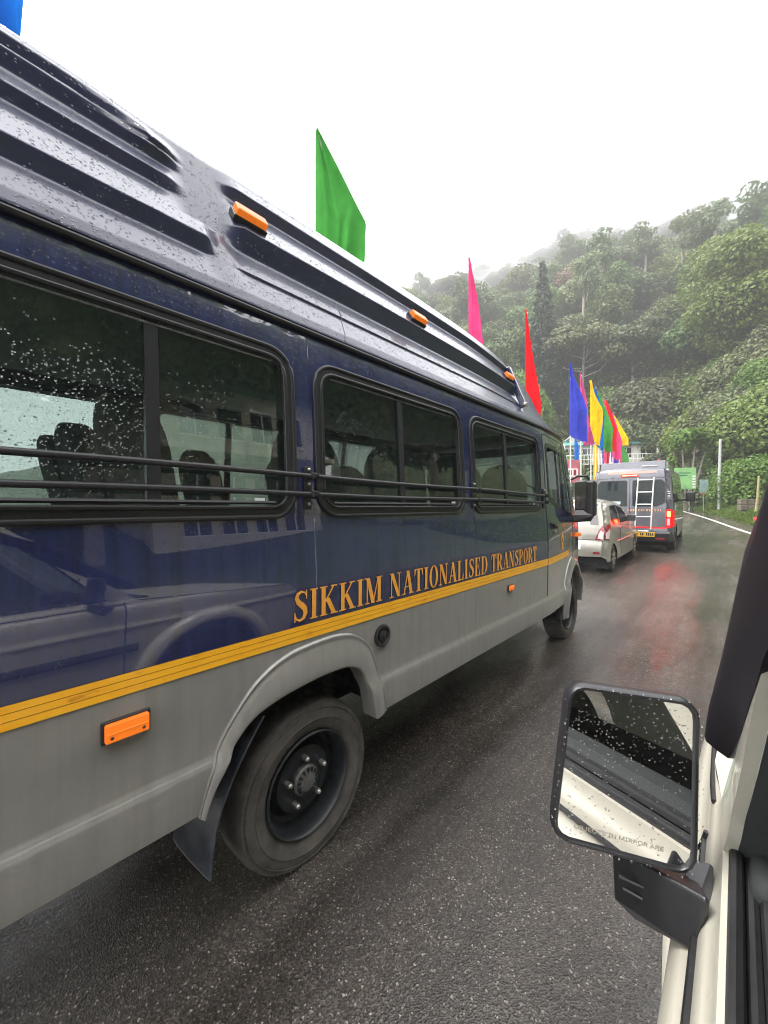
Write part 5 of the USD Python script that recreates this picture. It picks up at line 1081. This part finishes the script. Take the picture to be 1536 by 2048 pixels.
hl = thing('high_brake_lamp', parent=van); obj('lens', sheet(Polygon([(-0.24, 2.10), (0.22, 2.10), (0.18, 2.17), (-0.2, 2.17)]), v_rear(0.016), 0.05, 0.03, RV), UsdShade.Material.Get(stage, '/World/Looks/tail_red_lens'), hl)
obj('light_strip', sheet(box(-0.18, 2.125, 0.17, 2.15), v_rear(0.022), 0.05, 0.03, RV), plain('lit_amber_strip', (1, 0.5, 0.2), 0.3, emit=1.6, ecol=(1, 0.28, 0.05)), hl)
obj('roof_print', sheet(box(-0.55, 2.185, 0.62, 2.255), v_rear(0.004), 0.1, 0.03, RV), plain('faded_pink_print', (0.42, 0.27, 0.22), 0.5), van)
rb_ = thing('roof_box', parent=van); obj('box', hull([(x, y, z) for x in (-0.74, 0.78) for y, z in ((0.28, 2.30), (0.36, 2.50), (3.4, 2.30), (3.4, 2.50))], 0.02), vgrey, rb_, smooth=40); obj('reflective_strip', bx(0.26, 0.62, 0.25, 0.262, 2.385, 2.40), MT['white'], rb_)
obj('beacon', shift(trimesh.creation.capsule(0.05, 0.03), (0.62, 0.6, 2.52)), UsdShade.Material.Get(stage, '/World/Looks/tail_red_lens'), van, smooth=True)
obj('window_notice', sheet(box(-0.52, 1.34, -0.22, 1.42), v_rear(0.012), 0.1, 0.1, RV), plain('pale_green_notice', (0.45, 0.58, 0.52), 0.5), van)
ft = affinity.translate(affinity.scale(MultiPolygon([g for g in unary_union([box(0.062 * i, 0, 0.062 * i + 0.02 + 0.02 * ((i * 7) % 3 > 0), 0.06) for i in range(13)]).geoms]), 1, 1), 0, 1.15)
tag(obj('rear_print', sheet(affinity.translate(ft, -0.05, 0), v_rear(0.005), 0.1, 0.1, RV), plain('pale_orange_print', (0.55, 0.30, 0.17), 0.5), van), kind='stuff')
lad = thing('rear_ladder', parent=van)
lp0 = [(0.0, 2.08), (0.0, 1.6), (-0.03, 1.1), (-0.05, 0.64)]
for x, dx in ((0.20, -0.06), (0.56, -0.06)):
    obj('rail', tube([(x + dx * i / 5, -0.10 + 0.16 * max(0, (z - 1.2) / 0.9), z) for i, z in enumerate(np.linspace(2.06, 0.68, 6))] + ([(x + dx - 0.06, -0.11, 0.62), (x + dx - 0.30, -0.10, 0.62)] if x > 0.4 else []), 0.017, 8), MT['white'], lad, smooth=True)
for i, z in enumerate((2.00, 1.67, 1.34, 1.01)): obj('rung', tube([(0.20 - 0.06 * (2.06 - z) / 1.38, -0.10 + 0.16 * max(0, (z - 1.2) / 0.9), z), (0.56 - 0.06 * (2.06 - z) / 1.38, -0.10 + 0.16 * max(0, (z - 1.2) / 0.9), z)], 0.014, 8), MT['white'], lad)
obj('underbody', bx(-0.85, 0.85, 0.2, 5.2, 0.22, 0.42), MT['dark'], van)

# ------------------------------------------------------------------ flags along the left of the road
def cloth_mat(name, col):
    return M('cloth_' + name, {'g': ('geometry', {}), 'n': ('noise_texture', {'scale': 3.0, 'detail': 3}), 'r': ('rgb_ramp', {'ramp': [(0.3, tuple(c * 0.85 for c in col)), (0.7, tuple(min(1, c * 1.1) for c in col))]}),
        'd': ('diffuse_bsdf', {}), 't': ('translucent_bsdf', {}), 'm': ('mix_closure', {'fac': 0.45})},
        [('g.position', 'n.vector'), ('n.fac', 'r.fac'), ('r.color', 'd.color'), ('r.color', 't.color'), ('d.BSDF', 'm.closure1'), ('t.BSDF', 'm.closure2')], 'm.closure')
CL = {'blue': cloth_mat('azure', (0.01, 0.16, 0.60)), 'green': cloth_mat('green', (0.07, 0.33, 0.06)), 'pink': cloth_mat('pink', (0.80, 0.07, 0.25)), 'red': cloth_mat('red', (0.80, 0.012, 0.02)), 'royal': cloth_mat('royal_blue', (0.06, 0.08, 0.55)),
      'mauve': cloth_mat('mauve_pink', (0.62, 0.11, 0.28)), 'yellow': cloth_mat('yellow', (0.92, 0.60, 0.01)), 'purple': cloth_mat('purple', (0.16, 0.07, 0.50)), 'rose': cloth_mat('rose', (0.75, 0.12, 0.20))}
polemat = plain('white_pole', (0.68, 0.66, 0.58), 0.4)
def flag(X, Y, top, L, Wd, col, label, yaw=0.0, shoulder=0.5, lean=0.0, waves=1.0, bottom=0.12, seed=0):
    z0 = gz(X, Y); t = thing('flag_on_pole', label, 'flag', (X, Y, z0))
    H = top - z0
    obj('pole', tube([(0, 0, -0.3), (0, 0, H - 0.1)], 0.026, 8), polemat, t, smooth=True)
    obj('pole_cap', shift(trimesh.creation.icosphere(1, 0.04), (0, 0, H - 0.08)), polemat, t)
    Wd = Wd * (1.2 if Y > 14 else 1.0); r = np.random.default_rng(seed); ph = r.uniform(0, 6, 4)
    nu, nv = 26, 60; u, v = np.meshgrid(np.linspace(0, 1, nu), np.linspace(0, 1, nv), indexing='ij')
    w = Wd * np.minimum(0.03 + v / shoulder, 1) * (1 - 0.08 * np.clip((v - shoulder) / (1 - shoulder), 0, 1))
    a = math.radians(yaw); dx, dy = CC * math.cos(a) - SS * math.sin(a), SS * math.cos(a) + CC * math.sin(a)
    wob = waves * (0.14 * np.sin(2.2 * np.pi * u * 1.6 + 2.5 * v + ph[0]) + 0.08 * np.sin(9 * u + 6 * v + ph[1]) + 0.045 * np.sin(17 * u - 8 * v + ph[2])) * np.clip(u * 4 - 0.7, 0, 1) * (0.3 + 0.7 * v) * min(1, Wd / 0.6 + 0.25)
    sx = w * u + lean * v ** 2 * u; z = H - L * v - bottom * L * u * v + 0.05 * Wd * np.sin(11 * u + ph[3]) * v ** 3
    x, y = sx * dx - wob * dy * 1.0, sx * dy + wob * dx * 1.0
    obj('cloth', grid_mesh(np.stack([x - 0.075 * dx + 0.055 * SS, y - 0.075 * dy - 0.055 * CC, z + 0.03], -1)), CL[col], t, smooth=True)
    return t
LX = -5.0
def fx(px):
    t = (px - 768) / 800.0; return -LX * 1.0 * (CC + t * SS) / (SS - t * CC)
flag(LX, fx(-34), 8.1, 3.1, 0.50, 'blue', 'bright blue flag cut off by the top left corner above the bus', shoulder=0.55, seed=1)
flag(LX, fx(641), EYE + 5.99, 3.0, 0.80, 'green', 'large translucent green flag rising above the bus roof', shoulder=0.46, bottom=0.05, seed=2, waves=1.3)
flag(LX, fx(941), EYE + 6.15, 2.9, 0.64, 'pink', 'tall narrow pink flag above the front of the bus roof', yaw=25, shoulder=0.85, seed=3, waves=0.5)
flag(LX, fx(1053), EYE + 6.2, 3.1, 0.60, 'red', 'tall narrow red flag in front of the dark conifer', yaw=20, shoulder=0.9, seed=4, waves=0.5)
flag(LX, fx(1141), EYE + 5.70, 2.9, 0.55, 'royal', 'royal blue flag, leftmost of the distant row behind the bus windscreen', yaw=15, shoulder=0.6, lean=0.15, seed=5, bottom=0.08)
flag(LX, fx(1162), EYE + 5.68, 2.75, 0.48, 'mauve', 'mauve pink flag between the royal blue and the yellow flag', yaw=20, shoulder=0.7, seed=6)
flag(LX, fx(1182), EYE + 5.72, 2.65, 0.48, 'yellow', 'deep yellow flag on the distant row, left of the azure flag', yaw=10, shoulder=0.45, seed=7, lean=-0.05)
def far_flag(px, py, hf, L, Wd, col, label, **k):
    D = hf * 800 / (1014 - py); x, y = at(px, D); return flag(x, y, EYE + hf, L, Wd, col, label, **k)
far_flag(1191, 773, 5.72, 2.75, 0.42, 'blue', 'azure blue flag half hidden behind the yellow flag', shoulder=0.5, seed=8)
far_flag(1198, 788, 5.75, 2.75, 0.62, 'green', 'dark green flag in the distant row before the red one', shoulder=0.6, seed=9)
far_flag(1209, 800, 5.8, 3.4, 0.45, 'rose', 'rose pink flag mostly behind the red distant flag', shoulder=0.6, seed=10, lean=-0.25)
far_flag(1213, 803, 5.8, 2.6, 0.55, 'red', 'bright red flag over the grey van, among the distant row', shoulder=0.55, seed=11)
far_flag(1226, 826, 5.9, 2.8, 0.50, 'pink', 'pink flag last but one over the roof of the grey van', shoulder=0.6, seed=12, lean=0.15)
far_flag(1224, 838, 5.9, 2.9, 0.40, 'purple', 'purple flag peeping between red and pink distant flags', shoulder=0.8, seed=13)
far_flag(1229, 832, 6.2, 1.9, 0.75, 'yellow', 'small yellow flag at the right end of the distant row', shoulder=0.75, seed=14, lean=0.1)
far_flag(1206, 872, 6.1, 3.0, 0.35, 'purple', 'thin purple flag low down behind the rear left of the van roof', shoulder=0.5, seed=15)
far_flag(1188, 858, 6.3, 4.2, 0.30, 'yellow', 'long pale yellow banner flag low beside the building', shoulder=0.2, seed=16)
far_flag(1150, 872, 6.0, 4.0, 0.28, 'blue', 'narrow blue banner flag hanging in front of the building', shoulder=0.2, seed=17)
far_flag(1240, 870, 6.3, 3.0, 0.7, 'green', 'green flag lowest at the right end just over the van roof', shoulder=0.6, seed=18)

# ------------------------------------------------------------------ building, signs, posts
bxc, byc = at(1160, 46); zb0 = gz(bxc, byc)
bd = thing('hillside_building', 'pale storeyed building with green roof and railings behind the distant flags', 'building', (bxc, byc, zb0 - 0.5), math.degrees(YAW) - 12)
wallm = plain('whitewashed_wall', (0.50, 0.48, 0.43), 0.8, var=0.15, scale=1.5); greenroof = plain('green_sheet_roof', (0.08, 0.26, 0.22), 0.5, var=0.2, scale=2)
obj('wall', bx(-6, 7, 0, 8, 0, 7.3), wallm, bd)
obj('roof', hull([(-6.6, -0.6, 7.3), (7.6, -0.6, 7.3), (-6.6, 8.6, 7.3), (7.6, 8.6, 7.3), (-6.6, -0.4, 7.55), (7.6, -0.4, 7.55), (-4, 4, 8.6), (5, 4, 8.6)]), greenroof, bd)
gb = thing('roof_gable', parent=bd)
obj('gable_wall', hull([(-0.9, 0.3, 7.5), (0.9, 0.3, 7.5), (-0.9, 2, 7.5), (0.9, 2, 7.5), (0, 0.3, 9.1), (0, 2, 9.1), (-0.9, 0.3, 8.4), (0.9, 0.3, 8.4), (-0.9, 2, 8.4), (0.9, 2, 8.4)]), wallm, gb)
obj('gable_roof', cat_([hull([(0, 0.1, 9.25), (0, 2.1, 9.25), (-1.2, 0.1, 8.3), (-1.2, 2.1, 8.3), (0, 0.1, 9.13), (-1.2, 0.1, 8.2), (0, 2.1, 9.13), (-1.2, 2.1, 8.2)]), hull([(0, 0.1, 9.25), (0, 2.1, 9.25), (1.2, 0.1, 8.3), (1.2, 2.1, 8.3), (0, 0.1, 9.13), (1.2, 0.1, 8.2), (0, 2.1, 9.13), (1.2, 2.1, 8.2)])]), MT['white'], gb)
obj('gable_window', bx(-0.35, 0.35, 0.27, 0.3, 7.8, 8.5), hg, gb)
for fl in range(3):
    z = 0.4 + fl * 2.35
    obj('floor_slab', bx(-6.8, 7.6, -1.5, 0.0, z - 0.15, z), wallm, bd)
    rl = thing('balcony_railing', parent=bd)
    for zz in (0.45, 0.95): obj('bar', tube([(-6.7, -1.45, z + zz), (7.5, -1.45, z + zz)], 0.035, 6), MT['white'], rl)
    obj('balusters', cat_([tube([(x, -1.45, z), (x, -1.45, z + 0.95)], 0.03, 5) for x in np.arange(-6.7, 7.5, 0.45)]), MT['white'], rl)
    for x in np.arange(-5.2, 7, 2.0):
        w = thing('window', parent=bd); obj('pane', bx(x - 0.5, x + 0.5, -0.03, 0.0, z + 0.75, z + 1.85), hg, w); obj('frame', cat_([bx(x - 0.56, x + 0.56, -0.05, 0, z + 1.85, z + 1.92), bx(x - 0.56, x + 0.56, -0.05, 0, z + 0.68, z + 0.75), bx(x - 0.03, x + 0.03, -0.05, -0.031, z + 0.75, z + 1.85)]), MT['white'], w)
    for x in (-6.7, -2, 2.7, 7.4): obj('post', bx(x - 0.08, x + 0.08, -1.49, -1.36, z, z + 2.2), MT['white'], bd)
bx_, by_ = at(1147, 30); hoard = thing('red_hoarding', 'red and white hoarding standing left of the flag poles before the building', 'sign', (bx_, by_, gz(bx_, by_)), math.degrees(YAW))
obj('board', bx(-0.65, 0.45, -0.02, 0.02, 2.3, 4.0), plain('pink_red_board', (0.42, 0.10, 0.14), 0.6, var=0.3, scale=2), hoard); obj('white_panel', bx(-0.45, 0.3, -0.03, -0.021, 2.75, 3.35), MT['white'], hoard)
obj('print', cat_([bx(-0.36, -0.12, -0.036, -0.031, 2.85, 3.25), bx(-0.02, 0.2, -0.036, -0.031, 2.82, 3.28)]), UsdShade.Material.Get(stage, '/World/Looks/dark_red_lens'), hoard)
for x in (-0.5, 0.35): obj('post', tube([(x, 0.05, -0.2), (x, 0.05, 4.0)], 0.04, 6), MT['dark'], hoard)

hs_ = thing('roadside_house', 'pale plastered house on the right bank beside the road, mirrored in the bus windows', 'house', (8.6, 6.2, gz(8.6, 6.2) - 0.5))
plas = plain('cream_plaster', (0.50, 0.46, 0.36), 0.8, var=0.2, scale=2)
obj('wall', bx(0, 5, -2.4, 3.2, 0, 5.2), plas, hs_); obj('roof', hull([(-0.6, -3, 5.2), (5.6, -3, 5.2), (-0.6, 3.8, 5.2), (5.6, 3.8, 5.2), (2.5, -3, 6.6), (2.5, 3.8, 6.6)]), greenroof, hs_)
for y in (-1.6, -0.5, 0.6, 1.7):
    for z in (0.9, 3.2):
        w = thing('window', parent=hs_); obj('pane', bx(-0.03, 0, y, y + 0.75, z, z + 1.3), hg, w); obj('frame', cat_([bx(-0.06, 0, y - 0.06, y + 0.81, z + 1.3, z + 1.38), bx(-0.06, 0, y - 0.06, y + 0.81, z - 0.08, z), bx(-0.05, -0.031, y + 0.35, y + 0.40, z, z + 1.3)]), MT['white'], w)
obj('balcony', bx(-0.9, 0, -2.4, 3.2, 2.55, 2.7), plas, hs_)

gx_, gy_ = at(1370, 27); g0 = gz(gx_, gy_)
sg = thing('green_notice_board', 'pale green notice board on posts right of the grey van', 'sign', (gx_, gy_, g0), math.degrees(YAW) - 8)
zt = EYE + 78 / 800 * 27 - g0; zlo = EYE + 36 / 800 * 27 - g0
obj('board', hull([(x, y, z) for x in (-0.64, 0.66) for y in (-0.02, 0.02) for z in (zlo, zt)], 0.015), plain('pale_green_board', (0.20, 0.40, 0.15), 0.5, var=0.2, scale=1.2), sg)
obj('print', cat_([bx(-0.42, 0.35, -0.042, -0.036, zt - 0.36, zt - 0.30), bx(-0.42, 0.12, -0.042, -0.036, zt - 0.52, zt - 0.46)]), plain('dark_green_print', (0.02, 0.12, 0.08), 0.6), sg)
obj('picture', bx(-0.62, -0.36, -0.042, -0.036, zlo + 0.03, zlo + 0.55), plain('blue_print', (0.03, 0.08, 0.40), 0.6), sg)
tag(obj('print_marks', cat_([bx(0.42, 0.62, -0.042, -0.036, zlo + 0.1 + 0.18 * i, zlo + 0.18 + 0.18 * i) for i in range(5)]), MT['white'], sg), kind='stuff')
for x in (-0.5, 0.5): obj('post', tube([(x, 0.05, -0.4), (x, 0.05, zt)], 0.035, 6), MT['dark'], sg)
gx_, gy_ = at(1408, 27); g0 = gz(gx_, gy_); sg2 = thing('small_notice_board', 'small grey green sign board between the green board and the lamp post', 'sign', (gx_, gy_, g0), math.degrees(YAW) + 5)
obj('board', bx(-0.30, 0.30, -0.02, 0.02, EYE + 29 / 800 * 27 - g0, EYE + 55 / 800 * 27 - g0), plain('grey_green_board', (0.22, 0.32, 0.30), 0.6, var=0.2, scale=3), sg2); obj('post', tube([(0, 0.04, -0.4), (0, 0.04, EYE + 50 / 800 * 27 - g0)], 0.03, 6), MT['steel'], sg2)
obj('base_strip', bx(-0.26, 0.30, -0.03, 0.0, EYE + 25 / 800 * 27 - g0, EYE + 29 / 800 * 27 - g0), plain('rusty_strip', (0.35, 0.16, 0.10), 0.7), sg2)
gx_, gy_ = at(1348, 31); g0 = gz(gx_, gy_); ki = thing('roadside_stall', 'little dark stall with an orange roof peeping out right of the van', 'stall', (gx_, gy_, g0), math.degrees(YAW) - 10)
obj('back_wall', bx(-1.3, 0.9, 1.2, 1.3, 0, 2.6), MT['interior'], ki); obj('counter', bx(-1.3, 0.9, -0.1, 0.4, 0, 0.9), plain('pale_counter', (0.3, 0.28, 0.2), 0.7), ki)
obj('roof', hull([(-1.5, -0.4, 2.75), (1.0, -0.4, 2.75), (-1.5, 1.4, 3.0), (1.0, 1.4, 3.0), (-1.5, -0.4, 2.98), (1.0, -0.4, 2.98), (-1.5, 1.4, 3.2), (1.0, 1.4, 3.2)]), plain('orange_sheet', (0.70, 0.28, 0.03), 0.5), ki)
for x in (-1.3, 0.9): obj('post', tube([(x, -0.3, 0), (x, -0.3, 2.8)], 0.04, 6), MT['white'], ki)
gx_, gy_ = at(1438, 25); g0 = gz(gx_, gy_); lp_ = thing('lamp_post', 'plain grey metal post standing in the grass on the right bank', 'post', (gx_, gy_, g0))
obj('shaft', tube([(0, 0, -0.3), (0.01, 0, 2), (0.06, 0, EYE + 136 / 800 * 25 - g0)], [0.085, 0.08, 0.062], 12), plain('galvanised_post', (0.42, 0.43, 0.42), 0.5, metal=0.2), lp_, smooth=True)
obj('base_plate', bx(-0.14, 0.14, -0.14, 0.14, -0.1, 0.06), MT['steel'], lp_)
gx_, gy_ = at(1497, 21); g0 = gz(gx_, gy_); pi_ = thing('stone_pier', 'low brown masonry pier under the bushes at the right roadside', 'pier', (gx_, gy_, g0 - 0.4), 20)
brk = plain('brown_stone', (0.13, 0.105, 0.08), 0.85, var=0.35, scale=4, bump=0.4, bscale=30); rs_ = random.Random(4)
for i in range(4):
    x = -0.42
    while x < 0.40:
        w = rs_.uniform(0.2, 0.34); x1 = min(x + w, 0.44); obj('stone', rbox(x + 0.008, x1 - 0.008, -0.2 - rs_.uniform(0, 0.03), 0.2, i * 0.3 + 0.01, i * 0.3 + 0.29, 0.02), brk, pi_); x = x1
gx_, gy_ = at(1511, 19.5); g0 = gz(gx_, gy_); st_ = thing('bare_tree_trunk', 'slim pale yellowish bare trunk beside the masonry pier', 'tree', (gx_, gy_, g0 - 0.2))
obj('trunk', tube([(0, 0, 0), (0.03, 0.02, 0.6), (0.08, 0.02, 1.2), (0.12, 0.05, 2.2)], [0.07, 0.06, 0.055, 0.04], 8), plain('pale_bark', (0.34, 0.29, 0.14), 0.8, var=0.25, scale=9), st_, smooth=True)
gx_, gy_ = at(1513, 17.2); g0 = gz(gx_, gy_); rr_ = thing('red_reflector_post', 'small glowing red reflector by the roadside next to the black pillar', 'reflector', (gx_, gy_, g0))
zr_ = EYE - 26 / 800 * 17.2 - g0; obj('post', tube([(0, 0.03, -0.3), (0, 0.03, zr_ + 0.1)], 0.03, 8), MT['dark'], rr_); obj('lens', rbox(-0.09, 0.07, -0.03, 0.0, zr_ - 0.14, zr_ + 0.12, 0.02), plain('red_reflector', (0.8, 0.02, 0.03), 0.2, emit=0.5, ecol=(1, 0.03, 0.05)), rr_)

# creeper hanging over a dead tree: a bright dome, two hanging curtains, dark hollow below
gx_, gy_ = at(1380, 31); g0 = gz(gx_, gy_)
cr = thing('creeper_arch', 'bright green creeper draped over a dark hollow above the green board', 'creeper', (gx_, gy_, g0), math.degrees(YAW))
rc = np.random.default_rng(21); bl = []
kx = 32 / 800.0
for i in range(26):
    a = rc.uniform(0, np.pi); rx = 38 * kx; bl.append((math.cos(a) * rx * rc.uniform(0.4, 1), rc.uniform(-0.8, 0.8), (1014 - 905) * kx + 0.6 + math.sin(a) * 30 * kx * rc.uniform(0.5, 1), rc.uniform(0.4, 0.62), 0.75))
for i in range(9): bl.append((-32 * kx + rc.normal() * 0.12, rc.uniform(-0.4, 0.3), (1014 - 915 - 5 * i) * kx, rc.uniform(0.22, 0.36), 1.2))
for i in range(8): bl.append((33 * kx + rc.normal() * 0.10, rc.uniform(-0.4, 0.3), (1014 - 905 - 6 * i) * kx, rc.uniform(0.16, 0.26), 1.3))
obj('leaves', blob_leaves(bl, 250, 0.17, rc), MT['leaf_e'], cr)
obj('branches', cat_([tube([(math.cos(a) * 0.3, 0.3, -0.4), (math.cos(a) * 0.7, 0.2, 2.2), (math.cos(a) * 1.3, 0.1, 4.2 + math.sin(a) * 0.8)], [0.12, 0.09, 0.04], 6) for a in (0.3, 1.2, 2.0, 2.8)]), MT['bark'], cr)
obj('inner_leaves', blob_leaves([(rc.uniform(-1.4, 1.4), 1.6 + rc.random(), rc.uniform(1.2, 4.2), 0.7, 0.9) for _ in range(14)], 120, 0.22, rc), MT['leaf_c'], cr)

# ------------------------------------------------------------------ haze and the cloud bank on the ridge
def vol(name, dens): return usdkit.material(stage, '/World/Looks/' + name, {'v': ('principled_volume', {'color': (0.985, 0.988, 0.99), 'density': dens, 'anisotropy': 0.2})}, [], volume='v.volume')
HZ = bx(-305, 305, -305, 305, -14, 175)
tag(obj('haze', HZ, vol('thin_haze', 0.0016)), 'thin rainy haze over the whole valley', 'haze', kind='stuff')
mistm = vol('cloud_mist', 0.034); rm = random.Random(9)
for i, (px, D, el, a, b, c) in enumerate([(1130, 124, 0.67, 30, 14, 10), (1010, 124, 0.575, 26, 13, 9), (1300, 124, 0.69, 34, 14, 9), (1490, 124, 0.74, 36, 15, 10), (890, 124, 0.51, 22, 12, 8), (1210, 114, 0.67, 22, 10, 8), (1400, 126, 0.72, 30, 14, 9), (1050, 110, 0.55, 16, 8, 6), (1360, 114, 0.68, 28, 10, 8), (1520, 112, 0.71, 26, 10, 8)]):
    s = trimesh.creation.icosphere(3, 1.0); v = s.vertices; k = 1 + 0.35 * (meshkit.fbm(v * 1.7 + i * 9, 3, i) - 0.5) * 2
    v = v * k[:, None] * (a, b, c); x, y = at(px, D); ca, sa = CC, SS
    v = np.stack([v[:, 0] * ca - v[:, 1] * sa + x, v[:, 0] * sa + v[:, 1] * ca + y, v[:, 2] + EYE + el * D], 1)
    tag(obj('cloud_bank', trimesh.Trimesh(v, s.faces, process=False), mistm), 'drifting white mist clinging to the wooded ridge', 'mist', 'mist along the ridge', 'stuff')
